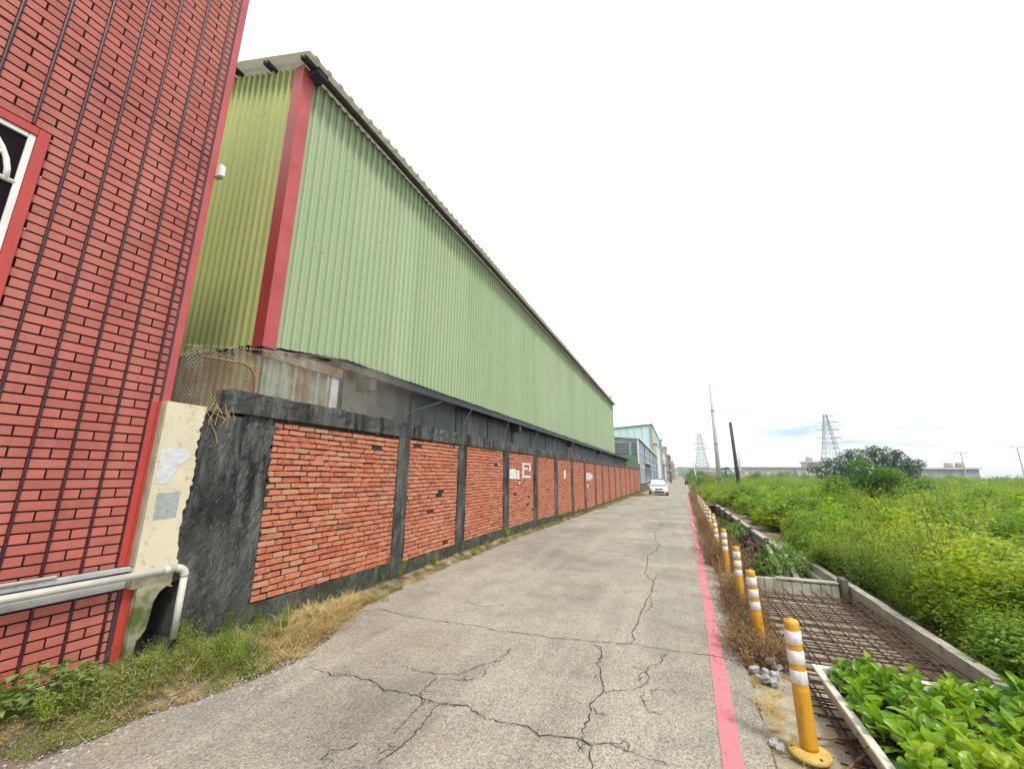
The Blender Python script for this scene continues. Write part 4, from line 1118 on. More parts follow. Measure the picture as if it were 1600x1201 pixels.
# ================================================================== bollards
def bollard():
    b = empty('bollard', (0, 0, 0))
    mb = MB(); mb.lathe([(.105, 0), (.112, .008), (.108, .02), (.075, .032), (.050, .036)], (0, 0, 0), 24); mb.build('base', MAT['yellowbase'], b, smooth=True)
    prof = [(.046, .036)]
    z = .06
    while z < .36:
        prof += [(.0475, z), (.0455, z + .006)]; z += .012
    prof += [(.045, .37), (.0425, .70), (.0425, .725), (.039, .736), (.018, .738), (.016, .745), (.010, .747)]
    MB().lathe(prof, (0, 0, 0), 24).build('post', MAT['yellow'], b, smooth=True)
    for z in (.385, .495, .605):
        MB().lathe([(.0455, z), (.0465, z + .001), (.0455, z + .074), (.0445, z + .075)], (0, 0, 0), 24).build('reflective_band', MAT['refl'], b, smooth=True)
    for a in (20, 140, 260): MB().lathe([(.010, .02), (.010, .028), (.006, .031)], (.088 * math.cos(rad(a)), .088 * math.sin(rad(a)), 0), 8).build('bolt', MAT['steel_dark'], b)
    return b
def copy_tree(o, parent=None):
    c = o.copy(); col.objects.link(c); c.parent = parent
    for ch in list(o.children): copy_tree(ch, c)
    return c
ORD = ['nearest', 'second nearest', 'third nearest', 'fourth nearest', 'fifth nearest', 'sixth nearest', 'seventh nearest', 'eighth nearest']
BY = [3.29, 4.88, 6.30, 8.05, 9.75, 11.5, 13.2, 14.9, 16.6, 18.4, 20.2, 22, 24, 26]
def boll_x(y): return interp([(3, .62), (5, .64), (8, .675), (10, .70), (12, .765), (15, .83), (20, .93), (45, 1.45)], y)
B0 = bollard()
for i, y in enumerate(BY):
    o = B0 if i == 0 else copy_tree(B0)
    o.location = (boll_x(y), y, zg(y) + (0.02 if i in (0, 3) else 0.0)); o.rotation_euler = (rd.gauss(0, .018), rd.gauss(0, .018), rd.uniform(0, 6.28))
    if i == 0: o.rotation_euler = (0, -.022, .6)
    tag(o, ('%s orange post with three white bands beside the red edge line' % ORD[i]) if i < 8 else 'small orange and white post in the far half of the row beside the red line', 'bollard', 'orange and white bollards along the lane edge')

# ================================================================== ditch, rebar mat, planter
MB_ = MB
struct('ditch_floor', MB().box(0.86, 2.3, -5, 7.45, -0.5, -0.13), MAT['sand'])
struct('ditch_floor', MB().box(0.86, 2.3, 7.46, 30.2, -1.4, -1.0), MAT['soil'])
struct('ditch_side', MB().box(0.80, 0.885, -5, 30.2, -1.3, -0.014), MAT['conc_dark'])
struct('ditch_head', MB().box(0.80, 2.4, 29.9, 30.2, -1.3, -0.12), MAT['conc_dark'])
# sandy pad under the nearest bollard
struct('concrete_pad', MB().add([(.40, 2.4, -.005), (.86, 2.4, -.005), (.87, 4.25, -.005), (.62, 4.45, -.005), (.45, 4.1, -.005), (.40, 2.4, -.3), (.86, 2.4, -.3), (.87, 4.25, -.3), (.62, 4.45, -.3), (.45, 4.1, -.3)], [(0, 1, 2, 3, 4), (0, 5, 6, 1), (1, 6, 7, 2), (2, 7, 8, 3), (3, 8, 9, 4), (4, 9, 5, 0)]), MAT['sand'])
mat_ = empty('rebar_mat', (0.8, 5.0, 0.0), 'rusty steel reinforcing mat laid over the ditch beside the bollards', 'rebar mat')
for k in range(9):
    x = 0.86 + k * 0.163 + rd.uniform(-.01, .01)
    MB().tube([(x, 2.0, .028), (x + rd.uniform(-.01, .01), 4.7, .030 + rd.uniform(-.004, .006)), (x + .012 * k * .3 + rd.uniform(-.015, .015), 7.42, .030)], 0.0085, 6).build('long_bar', MAT['rebar'], mat_, smooth=True)
for d in (2.055, 2.105): MB().tube([(d, 2.0, .045), (d + .01, 7.42, .048)], 0.007, 6).build('long_bar', MAT['rebar'], mat_, smooth=True)
y = 2.0
k = 0
while y < 7.4:
    z = 0.015 if k % 3 else -0.004
    a = rd.gauss(0, .010)
    x0, x1 = 0.80 + rd.uniform(-.03, .03), 2.13 + rd.uniform(-.10, .04)
    MB().tube([(x0, y + a, z), ((x0 + x1) / 2, y + rd.gauss(0, .006), z - .003), (x1, y - a, z)], 0.0066, 6).build('cross_bar', MAT['rebar'], mat_, smooth=True)
    y += rd.uniform(.075, .105); k += 1
y = 2.2
while y < 7.4:
    MB().tube([(0.84, y, -.055), (2.12, y + rd.gauss(0, .03), -.06)], 0.0066, 5).build('lower_bar', MAT['rebar'], mat_); y += rd.uniform(.17, .28)
for k in range(7):
    x = 0.95 + k * .18; MB().tube([(x, 2.2, -.07), (x, 7.4, -.07)], 0.0066, 5).build('lower_bar', MAT['rebar'], mat_)
for n_, (p, q, l) in enumerate((((.70, 3.42, .055), (.93, 3.52, .052), 'short loose bent rebar offcut lying on the mat, farther one'), ((.74, 3.12, .056), (.90, 3.33, .058), 'short loose straight rebar offcut lying on the mat, nearer one'))):
    tag(MB().tube([p, ((p[0] + q[0]) / 2, (p[1] + q[1]) / 2 + .005, p[2]), q], .008, 7).build('rebar_offcut', MAT['rust'], None, p, smooth=True), l, 'rebar')
# kerb wall on the field side
kw = empty('ditch_kerb', (2.2, 5, 0), 'pale concrete kerb wall between the rebar mat and the weeds', 'kerb')
ky = [0.5, 2.9, 4.65, 5.55, 6.55, 8.0, 9.6, 11.5]
for i, (a, b) in enumerate(zip(ky, ky[1:])):
    jx = rd.uniform(-.012, .012); jz = rd.uniform(-.01, .012) + (0.0 if b < 8.1 else -.03)
    bx_ = rough_box(2.155 + jx, 2.25 + jx, a + .006, b - .006, -.5, .125 + jz, max(3, int((b - a) / .15)), 3, .002)
    # rough face looks to +x; mirror so the worn face looks at the lane
    cx_ = 2.2025 + jx
    bx_.v = [(2 * cx_ - p[0], p[1], p[2]) for p in bx_.v]
    bx_.build('kerb_block', MAT['concrete'], kw)
# plank end wall
ew = empty('ditch_end_wall', (1.5, 7.5, -.1), 'low concrete plank wall with a stubby post closing the rebar mat', 'wall')
x = 0.88; k = 0
while x < 2.04:
    w = rd.uniform(.10, .13)
    MB().bbox(x + .002, min(x + w, 2.05) - .002, 7.50 + rd.uniform(-.004, .004), 7.58, -.5, .125 + rd.uniform(-.008, .004) + (.03 if x < 1.25 else 0), .006).build('plank', MAT['concrete'], ew); x += w; k += 1
MB().bbox(1.28, 2.05, 7.49, 7.60, .142, .168, .006).build('cap', MAT['concrete'], ew)
MB().bbox(2.055, 2.15, 7.46, 7.62, -.5, .235, .02).build('post', MAT['conc_dark'], ew)
# plank-lined ditch side further on
rw_ = empty('plank_retaining_wall', (2.2, 18, 0), 'weathered concrete plank lining with rails along the far ditch', 'retaining wall')
ry_ = [7.9, 10.4, 13, 15.6, 18.2, 20.8, 23.4, 26, 28.6, 30]
for a, b in zip(ry_, ry_[1:]):
    for zz, th in ((-0.02, .10), (-.20, .12), (-.40, .14), (-.62, .16)):
        j = rd.uniform(-.015, .015)
        MB().bbox(2.10 + j + (0.0 if th < .11 else .03), 2.26, a + .02, b - .02, zz - th + zg(a) * .6, zz + zg(a) * .6, .008).build('plank', MAT['concrete' if th < .13 else 'conc_dark'], rw_)
    MB().bbox(2.04, 2.16, a - .06, a + .06, -1.0, .06 + zg(a) * .6, .01).build('post', MAT['conc_dark'], rw_)
MB().box(2.26, 2.29, 7.9, 30, -1.2, -.12).build('backing', MAT['mortar'], rw_)
# fallen concrete struts in the ditch
for i, (a, b) in enumerate((((1.6, 8.1, -.35), (2.05, 12.6, -.10)), ((1.75, 8.0, -.25), (2.1, 11.0, -.02)), ((1.2, 9.3, -.6), (2.05, 10.2, -.25)))):
    A, B = Vector(a), Vector(b); d = (B - A)
    m = MB().bbox(-.045, .045, 0, d.length, -.035, .035, .006)
    m.xf(Matrix.Translation(A) @ d.to_track_quat('Y', 'Z').to_matrix().to_4x4())
    tag(m.build('concrete_strut', MAT['concrete'], None, a), ['long pale concrete beam leaning in the ditch behind the end wall', 'short pale concrete beam leaning beside the plank lining', 'crooked concrete beam lying across the ditch'][i], 'beam')
k2 = empty('field_kerb', (2.5, 9, 0), 'second short concrete kerb half buried in the weeds beyond the end wall', 'kerb')
for a, b in ((8.3, 9.5), (9.55, 10.9)): MB().bbox(2.42, 2.54, a, b, -.3, .12, .01).build('kerb_block', MAT['concrete'], k2)
# planter
PX0, PX1, PY0, PY1, PZ = 0.905, 2.02, 2.0, 4.16, 0.205
plt = empty('planter_tub', (1.4, 3.1, 0.04), 'long white plastic tub full of leafy greens set on the rebar mat', 'planter')
th = .022
def trapz(x0, x1, y0, y1, sl=.03):
    return [(x0 + sl, y0 + sl, .042), (x1 - sl, y0 + sl, .042), (x1 - sl, y1 - sl, .042), (x0 + sl, y1 - sl, .042), (x0, y0, PZ), (x1, y0, PZ), (x1, y1, PZ), (x0, y1, PZ)]
o_ = trapz(PX0, PX1, PY0, PY1); i_ = [(x + (th if x < 1.4 else -th), y + (th if y < 3 else -th), z + (.02 if z < .1 else 0)) for x, y, z in o_]
mb = MB(); mb.add(o_ + i_, [(3, 2, 1, 0), (0, 1, 5, 4), (1, 2, 6, 5), (2, 3, 7, 6), (3, 0, 4, 7), (8, 9, 10, 11), (8, 12, 13, 9), (9, 13, 14, 10), (10, 14, 15, 11), (11, 15, 12, 8), (4, 5, 13, 12), (5, 6, 14, 13), (6, 7, 15, 14), (7, 4, 12, 15)])
mb.build('tub', MAT['planter'], plt)
rim = MB()
w_ = .028
rim.bbox(PX0 - w_, PX0 + .004, PY0 - w_, PY1 + w_, PZ - .012, PZ + .006, .004).bbox(PX1 - .004, PX1 + w_, PY0 - w_, PY1 + w_, PZ - .012, PZ + .006, .004)
rim.bbox(PX0 + .005, PX1 - .005, PY1 - .004, PY1 + w_, PZ - .012, PZ + .005, .004).bbox(PX0 + .005, PX1 - .005, PY0 - w_, PY0 + .004, PZ - .012, PZ + .005, .004)
rim.build('rim', MAT['planter'], plt)
so = MB()
nxs, nys = 10, 18
for j in range(nys + 1):
    for i in range(nxs + 1): so.v.append((PX0 + .022 + (PX1 - PX0 - .044) * i / nxs, PY0 + .022 + (PY1 - PY0 - .044) * j / nys, .16 + rd.uniform(-.008, .012)))
for j in range(nys):
    for i in range(nxs): a = j * (nxs + 1) + i; so.f.append((a, a + 1, a + nxs + 2, a + nxs + 1))
so.build('soil', MAT['soil'], plt)

# leafy greens: a spoon-shaped leaf with a stalk
def spoon(L, W, curl, cup, seed):
    r = random.Random(seed); mb = MB(); N = 9; K = 5
    wv = r.uniform(0, 6)
    for i in range(N):
        t = i / (N - 1)
        w = W * max(0.05, math.sin(math.pi * min(1, max(0, (t - .18)) / .82) ** .85) ** .7 if t > .18 else .05)
        ang = curl * t * t
        py_ = L * (t - .18 * curl * t ** 3 * .4); pz_ = L * (-.35 * curl * t ** 2.2)
        for k in range(K):
            s = (k / (K - 1) - .5) * 2
            mb.v.append((s * w * .5, py_, pz_ + cup * w * (s * s) + .006 * math.sin(wv + t * 11 + s * 3) * (abs(s) > .4) * (t > .25)))
    for i in range(N - 1):
        for k in range(K - 1):
            a = i * K + k; mb.f.append((a, a + 1, a + K + 1, a + K))
    return mb.mesh('leaf', MAT['salad'], smooth=True)
SP = [spoon(.17, .078, .7, .25, 1), spoon(.15, .085, .35, .35, 2), spoon(.19, .07, 1.0, .2, 3), spoon(.13, .065, .2, .4, 4), spoon(.16, .09, .55, .15, 5)]
yy = 2.40
while yy < PY1 - .02:
    xx = PX0 + .13
    while xx < PX1 - .02:
        px_, py_ = xx + rd.uniform(-.05, .05), yy + rd.uniform(-.05, .05)
        px_ = max(PX0 + .10, px_); py_ = min(PY1 - .04, py_)
        s = rd.uniform(.65, 1.05)
        pl_ = empty('leafy_plant', (px_, py_, .155), 'bright green leafy vegetable plant along the far rim of the white tub' if yy > PY1 - .2 else ('bright green leafy vegetable plant along the left rim of the white tub' if xx < PX0 + .14 else 'bright green leafy vegetable plant in the middle of the white tub'), 'vegetable', 'leafy greens along the far rim' if yy > PY1 - .2 else ('leafy greens along the left rim' if xx < PX0 + .14 else 'leafy greens in the middle of the tub'))
        hgt = rd.uniform(.07, .17)
        MB().tube([(px_, py_, .15), (px_ + rd.uniform(-.02, .02), py_ + rd.uniform(-.02, .02), .16 + hgt)], [.008, .004], 5).build('stem', MAT['salad'], pl_)
        n = rd.randint(13, 17); a = rd.uniform(0, 6.28)
        for k in range(n):
            t = k / n
            a += 2.4 + rd.uniform(-.3, .3)
            el_ = rad(8 + 62 * t + rd.uniform(-12, 12))
            place('leaf', rd.choice(SP), pl_, (px_ + rd.uniform(-.008, .008), py_ + rd.uniform(-.008, .008), .165 + hgt * t), (el_, rd.gauss(0, .35), a), (s * (1.15 - .5 * t) * rd.uniform(.8, 1.15),) * 3)
        xx += rd.uniform(.135, .175)
    yy += .15
# rubble
def chunk(c, s, seed):
    r = random.Random(seed); mb = MB()
    mb.bbox(-s[0], s[0], -s[1], s[1], -s[2], s[2], min(s) * .25)
    mb.v = [(x * r.uniform(.8, 1.1), y * r.uniform(.8, 1.1), z * r.uniform(.8, 1.1)) for x, y, z in mb.v]
    mb.xf(Matrix.Translation(c) @ Euler((r.gauss(0, .25), r.gauss(0, .25), r.uniform(0, 3))).to_matrix().to_4x4())
    return mb
ck = M('grey_rubble', (0.40, 0.40, 0.38), (0.28, 0.28, 0.27), 20, 0.95, bump=0.5)
for i in range(11):
    c = (.50 + .20 * rd.random(), 4.18 + .42 * rd.random(), .03 + .03 * (i % 3 == 0))
    tag(chunk(c, (rd.uniform(.025, .045), rd.uniform(.02, .035), rd.uniform(.016, .028)), 50 + i).build('concrete_chunk', ck, None, c), 'broken grey concrete chunk in the heap beside the second orange post', 'rubble', 'rubble heap by the bollards')
for i, c in enumerate(((.44, 3.33, .02), (.47, 3.30, .02), (.455, 3.36, .025))):
    tag(chunk(c, (.025, .02, .014), 90 + i).build('concrete_chunk', ck, None, c), 'small grey stone beside the foot of the nearest orange post', 'rubble', 'stones by the nearest bollard')

# ================================================================== poles, pylons, far things on the right
def pole(name, base, top, r0, r1, mat, label):
    p = empty(name, base, label, 'pole')
    MB().tube([base, tuple((Vector(base) + Vector(top)) / 2), top], [r0, (r0 + r1) / 2, r1], 12).build('shaft', MAT[mat], p, smooth=True)
    d = (Vector(top) - Vector(base)).normalized()
    MB().tube([Vector(top), Vector(top) + d * .06], [r1 * 1.06, r1 * .8], 12).build('cap', MAT[mat], p)
    for k in range(3):
        q = Vector(base).lerp(Vector(top), .15 + k * .3); MB().tube([q, q + d * .08], [r0 * 1.08 - (r0 - r1) * (.15 + k * .3)] * 2, 12).build('band', MAT['steel_dark'], p)
    return p
pole('utility_pole', (4.13, 48, -.5), (4.16, 48, 11.4), .24, .15, 'polegrey', 'tallest pale grey concrete pole standing in the weeds, without wires')
pole('utility_pole', (5.56, 45, -.5), (5.36, 45, 6.8), .19, .14, 'poledark', 'leaning dark pole right of the tall grey pole')
pole('utility_pole', (8.87, 70, -.5), (9.05, 70, 5.35), .17, .12, 'polegrey', 'short thin grey pole behind the dark leaning pole')
pole('utility_pole', (3.35, 80, -.5), (2.94, 80, 3.9), .16, .12, 'polegrey', 'small grey pole near the far end of the lane')
def pylon(loc, H, label, base_w, arms, s=1.0):
    p = empty('power_pylon', loc, label, 'pylon')
    x0, y0, z0 = loc
    def half(t): return base_w * (1 - t) ** 1.25 * .5 + .55 * s if t < .62 else .55 * s + base_w * (.38 ** 1.25) * .5 * max(0, (1 - t) / .38)
    lv = [i / 14 for i in range(15)]
    C = [[Vector((x0 + sx_ * half(t), y0 + sy_ * half(t), z0 + H * t)) for t in lv] for sx_, sy_ in ((1, 1), (-1, 1), (-1, -1), (1, -1))]
    for c in C: MB().tube(c, .17 * s, 4).build('leg', MAT['pylon'], p)
    br = MB()
    for i in range(14):
        for a in range(4):
            b = (a + 1) % 4
            br.tube([C[a][i], C[b][i + 1]], .085 * s, 3, False); br.tube([C[b][i], C[a][i + 1]], .085 * s, 3, False)
            br.tube([C[a][i + 1], C[b][i + 1]], .085 * s, 3, False)
    br.build('bracing', MAT['pylon'], p)
    for t, w in arms:
        z = z0 + H * t; am = MB(); h = half(t)
        for yy in (-h * .5, h * .5): am.tube([(x0 - w * .5, y0 + yy, z), (x0 + w * .5, y0 + yy, z)], .06 * s, 3)
        for sg in (1, -1):
            for yy in (-h, h):
                am.tube([(x0 + sg * h, y0 + yy, z), (x0 + sg * w, y0, z + .1)], .12 * s, 3); am.tube([(x0 + sg * h, y0 + yy, z + 1.1 * s), (x0 + sg * w, y0, z + .15)], .09 * s, 3)
            am.tube([(x0 + sg * (h + w) / 2, y0, z), (x0 + sg * h, y0, z + 1.1 * s)], .05 * s, 3)
            am.tube([(x0 + sg * w * .97, y0, z), (x0 + sg * w * .97, y0, z - 1.1 * s)], .07 * s, 4)
        am.build('crossarm', MAT['pylon'], p)
    return p
pylon((14.2, 262, -.5), 26.0, 'lattice power pylon seen left of the tall grey pole', 8.5, [(.66, 3.6), (.77, 3.3), (.88, 2.8), (.97, 1.5)], 1.1)
pylon((52.8, 180, -.5), 24.6, 'larger lattice power pylon rising behind the dark tree', 7.0, [(.64, 4.0), (.76, 3.7), (.88, 3.7), (.97, 2.6)], .8)
def wire(a, b, sag, label):
    A, B = Vector(a), Vector(b)
    pts_ = [A.lerp(B, i / 24) - Vector((0, 0, sag * 4 * (i / 24) * (1 - i / 24))) for i in range(25)]
    tag(MB().tube(pts_, .035, 4).build('power_line', MAT['steel_dark'], None, a), label, 'cable', 'power lines of the pylons')
for h_, w_ in ((.66, 3.5), (.77, 3.2), (.88, 2.7)):
    for sg in (-1, 1):
        wire((14.2 + sg * w_, 262, 26 * h_ - 1.9), (-90 + sg * 4, 330, 22 * h_), 3.0, 'thin power line leaving the left pylon over the lane')
for h_, w_ in ((.64, 3.9), (.76, 3.6), (.88, 3.6)):
    for sg in (-1, 1):
        wire((52.8 + sg * w_, 180, 24.6 * h_ - 1.5), (190 + sg * 4, 170, 26 * h_), 4.0, 'thin power line leaving the larger pylon to the right')
def farb(name, label, x0, x1, y0, y1, H, mat, n, z0=1.2, z1=2.6, roof='offwhite'):
    b = empty(name, ((x0 + x1) / 2, y0, -.5), label, 'building')
    MB().box(x0, x1, y0, y1, -.5, H).build('wall', MAT[mat], b)
    MB().box(x0 - .4, x1 + .4, y0 - .5, y1 + .4, H + .01, H + .45).build('roof', MAT[roof], b)
    for k in range(n):
        w = (x1 - x0) / n
        window(b, 'y', y0, x0 + w * (k + .2), x0 + w * (k + .72), z0, z1, 'greysheet', 'offwhite', fw=.08, bars=0)
    return b
farb('low_factory', 'low white building under the left pylon at the end of the lane', 9.3, 15.8, 228, 240, 5.4, 'offwhite', 4, 1.6, 3.6)
farb('low_factory', 'flat roofed low white building right of the left pylon', 16.0, 23.0, 232, 246, 3.6, 'offwhite', 4, 1.2, 2.6)
rb = farb('long_factory', 'long white low factory behind the weeds with dark window bays', 21.5, 42.4, 170, 184, 4.3, 'offwhite', 9, 1.4, 3.3, 'tan')
wt = farb('tank_house', 'beige stair house with a round steel water tank, right of the long factory', 42.6, 46.6, 170, 178, 6.4, 'offwhite', 2, 3.6, 4.8)
MB().lathe([(.9, 0), (1.0, .1), (1.0, 1.3), (.8, 1.7), (.2, 1.9)], (43.8, 172, 6.9), 16).build('water_tank', MAT['chrome'], wt, smooth=True)
gb_ = farb('grey_hall', 'blue-grey hall with two round roof tanks at the far right', 63.5, 76.2, 150, 165, 3.9, 'greysheet', 6, 1.4, 2.4)
for x in (71.6, 74.0): MB().lathe([(.85, 0), (.95, .1), (.95, 1.1), (.7, 1.45)], (x, 153, 4.36), 14).build('roof_tank', MAT['pinkwall'], gb_, smooth=True)
farb('apartment_row', 'distant pale apartment row right of the grey hall', 78.5, 84.0, 168, 178, 4.3, 'offwhite', 6, 1.4, 3.2)
farb('grey_roof_hall', 'dark roofed hall just right of the dark tree', 60.0, 64.5, 152, 165, 4.6, 'greysheet', 3, 1.2, 2.6, 'steel_dark')
for x, zt, l in ((73.1, 8.4, 'twin-arm street light pole over the grey hall'), (84.5, 9.65, 'twin-arm street light pole at the far right edge')):
    p = empty('street_light', (x, 150, -.5), l, 'street light')
    MB().tube([(x, 149.5, -.5), (x, 149.5, zt)], .14, 8).build('pole', MAT['polegrey'], p)
    MB().tube([(x - 1.0, 149.5, zt), (x + 1.0, 149.5, zt)], .10, 6).build('arm', MAT['polegrey'], p)
    for s in (-.9, .9): MB().bbox(x + s - .35, x + s + .35, 149.3, 149.7, zt - .12, zt + .14, .04).build('lamp_head', MAT['chrome'], p)
# hills
hl = MB()
def ridge(x0, x1, y, f, n=60):
    base = len(hl.v)
    for i in range(n + 1):
        x = x0 + (x1 - x0) * i / n
        hl.v.extend([(x, y - 60, -1.0), (x, y, f(x)), (x, y + 150, -1.0)])
    for i in range(n):
        a = base + 3 * i
        hl.f.extend([(a, a + 3, a + 4, a + 1), (a + 1, a + 4, a + 5, a + 2)])
ridge(-500, 1400, 760, lambda x: (11 if x < 70 else max(-.5, 11 - (x - 70) * .25)) * (1 if x > -200 else .4) + (0 if x > 90 else 1) * (5 * math.sin(x * .013) + 3 * math.sin(x * .041 + 1) + 2 * math.sin(x * .11)))
struct('hills', hl, MAT['farleaf'])

# ================================================================== vegetation
PROTO = {}
def leaf_quads(base, dirv, up, L, W, fold=0.25):
    """pointed oval leaf: 2 halves folded along the midrib, 4 triangles"""
    d = dirv.normalized(); s = d.cross(up)
    s = s.normalized() if s.length > 1e-5 else d.orthogonal().normalized()
    nrm = s.cross(d)
    m = base + d * L * .45
    tip = base + d * L - nrm * L * .12
    return [base, m + s * W * .5 + nrm * W * fold, tip, m - s * W * .5 + nrm * W * fold, m], [(0, 1, 4), (1, 2, 4), (2, 3, 4), (3, 0, 4)]
def weed(seed, h, nst, ll, wr=.5, nl=11, spread=.25):
    r = random.Random(seed); lf = MB(); stm = MB()
    for s in range(nst):
        a = r.uniform(0, 6.28); lean = r.uniform(.05, spread) * h
        hh = h * r.uniform(.65, 1.0)
        bx, by = r.uniform(-.07, .07), r.uniform(-.07, .07)
        pts = [Vector((bx + math.cos(a) * lean * t ** 1.6, by + math.sin(a) * lean * t ** 1.6, hh * t)) for t in (0, .33, .66, 1)]
        stm.tube(pts, [.006, .005, .004, .002], 3, False)
        for k in range(nl):
            t = .15 + .85 * (k + r.random()) / nl
            i = min(2, int(t * 3)); p = pts[i].lerp(pts[i + 1], t * 3 - i)
            for sg in (0, math.pi):
                az = a + k * 1.7 + sg + r.uniform(-.4, .4)
                el_ = r.uniform(-.35, .75)
                d = Vector((math.cos(az) * math.cos(el_), math.sin(az) * math.cos(el_), math.sin(el_)))
                L = ll * r.uniform(.6, 1.2) * (1.15 - .5 * t)
                off = p + d * L * r.uniform(.1, .9)
                lf.add(*leaf_quads(off, d, Vector((0, 0, 1)), L, L * wr))
    return lf, stm
def proto(key, parts):
    """an object with several material slots made of (MB, mat) pairs, kept in a collection outside the scene"""
    cname, nm = key
    if cname not in PROTO: PROTO[cname] = bpy.data.collections.new(cname)
    big = MB(); mi = []; mats = []
    for mb, m in parts:
        big.add(mb.v, mb.f); mi += [len(mats)] * len(mb.f); mats.append(m)
    me = big.mesh(nm)
    for m in mats: me.materials.append(m)
    me.polygons.foreach_set('material_index', mi)
    o = bpy.data.objects.new(nm, me)
    PROTO[cname].objects.link(o)
def scatter(name, cname, pts, rots, scls, idxs, label, cat, parent=None, kind='stuff'):
    me = bpy.data.meshes.new(name)
    me.from_pydata([tuple(p) for p in pts], [], [])
    a = me.attributes.new('prot', 'FLOAT_VECTOR', 'POINT'); a.data.foreach_set('vector', np.array(rots, dtype=np.float32).ravel())
    a = me.attributes.new('pscl', 'FLOAT', 'POINT'); a.data.foreach_set('value', np.array(scls, dtype=np.float32))
    a = me.attributes.new('pidx', 'INT', 'POINT'); a.data.foreach_set('value', np.array(idxs, dtype=np.int32))
    o = place(name, me, parent)
    ng = bpy.data.node_groups.new(name, 'GeometryNodeTree')
    ng.interface.new_socket('Geometry', in_out='INPUT', socket_type='NodeSocketGeometry')
    ng.interface.new_socket('Geometry', in_out='OUTPUT', socket_type='NodeSocketGeometry')
    N = ng.nodes.new; Lk = ng.links.new
    gi = N('NodeGroupInput'); go = N('NodeGroupOutput')
    ci = N('GeometryNodeCollectionInfo'); ci.inputs['Collection'].default_value = PROTO[cname]
    ci.inputs['Separate Children'].default_value = True; ci.inputs['Reset Children'].default_value = True
    ip = N('GeometryNodeInstanceOnPoints'); ip.inputs['Pick Instance'].default_value = True
    def na(nm, ty):
        n = N('GeometryNodeInputNamedAttribute'); n.data_type = ty; n.inputs[0].default_value = nm
        return n.outputs[0]
    Lk(gi.outputs[0], ip.inputs['Points']); Lk(ci.outputs[0], ip.inputs['Instance'])
    Lk(na('pidx', 'INT'), ip.inputs['Instance Index'])
    er = N('FunctionNodeEulerToRotation'); Lk(na('prot', 'FLOAT_VECTOR'), er.inputs[0]); Lk(er.outputs[0], ip.inputs['Rotation'])
    Lk(na('pscl', 'FLOAT'), ip.inputs['Scale'])
    Lk(ip.outputs[0], go.inputs[0])
    md = o.modifiers.new('scatter', 'NODES'); md.node_group = ng
    tag(o, label, cat, kind=kind)
    return o
# prototypes
for s in range(4):
    l, t = weed(s, .95, 10, .10, .6, 14, .45); proto(('weeds', 'a_weed%d' % s), [(l, MAT['weed']), (t, MAT['weedstem'])])
for s in range(3):
    l, t = weed(20 + s, 1.1, 7, .085, .45, 17, .35); proto(('weeds', 'b_weed%d' % s), [(l, MAT['weed']), (t, MAT['weedstem'])])
for s in range(2):
    l, t = weed(40 + s, 1.25, 4, .05, .3, 9, .3); proto(('weeds', 'c_stalk%d' % s), [(l, MAT['straw']), (t, MAT['weedstem'])])
def vine(seed, n, rr, hh, ll):
    r = random.Random(seed); lf = MB()
    for _ in range(n):
        a = r.uniform(0, 6.28); d = rr * math.sqrt(r.random()); p = Vector((d * math.cos(a), d * math.sin(a), hh * r.random() * (1 - .6 * (d / rr) ** 2)))
        az = r.uniform(0, 6.28); el_ = r.uniform(-.3, .8)
        lf.add(*leaf_quads(p, Vector((math.cos(az) * math.cos(el_), math.sin(az) * math.cos(el_), math.sin(el_))), Vector((0, 0, 1)), ll * r.uniform(.6, 1.3), ll * r.uniform(.5, .9)))
    return lf
for s in range(3): proto(('weeds', 'z_clump%d' % s), [(vine(300 + s, 300, .45, .85, .15), MAT['weed'])])
for s in range(3): proto(('weeds', 'zz_clump%d' % s), [(vine(320 + s, 800, .45, .85, .075), MAT['weed'])])
def tuft(seed, n, rr, L, w, flop=.8, up=.9):
    r = random.Random(seed); mb = MB()
    for _ in range(n):
        a = r.uniform(0, 6.28); d = rr * math.sqrt(r.random()); b = Vector((d * math.cos(a), d * math.sin(a), 0))
        az = r.uniform(0, 6.28); l = L * r.uniform(.5, 1.2); f = flop * r.uniform(.4, 1.3); u = up * r.uniform(.5, 1.1)
        dv = Vector((math.cos(az), math.sin(az), 0)); sv = Vector((-dv.y, dv.x, 0)) * w
        base = len(mb.v)
        for t in (0, .35, .7, 1):
            p = b + dv * l * f * t * (.4 + .6 * t) + Vector((0, 0, max(.004, l * u * (t - .55 * f * t * t))))
            k = 1 - .8 * t
            mb.v += [tuple(p - sv * k), tuple(p + sv * k)]
        for i in range(3): q = base + 2 * i; mb.f.append((q, q + 1, q + 3, q + 2))
    return mb
for s in range(3): proto(('verge_green', 'creeper%d' % s), [(vine(s, 150, .17, .10, .024), MAT['vergeleaf']), (tuft(s + 70, 45, .17, .20, .0014, .9, .75), MAT['straw']), (tuft(s + 170, 30, .15, .15, .002, .6, .9), MAT['vergeleaf'])])
for s in range(2): proto(('verge_green', 'grass%d' % s), [(tuft(s, 70, .10, .17, .0028, .7, .9), MAT['vergeleaf']), (tuft(s + 9, 30, .12, .2, .0018, 1.0, .6), MAT['straw'])])
for s in range(3): proto(('straw_tufts', 'straw%d' % s), [(tuft(30 + s, 85, .13, .22, .0030, 1.1, .5), MAT['straw'])])
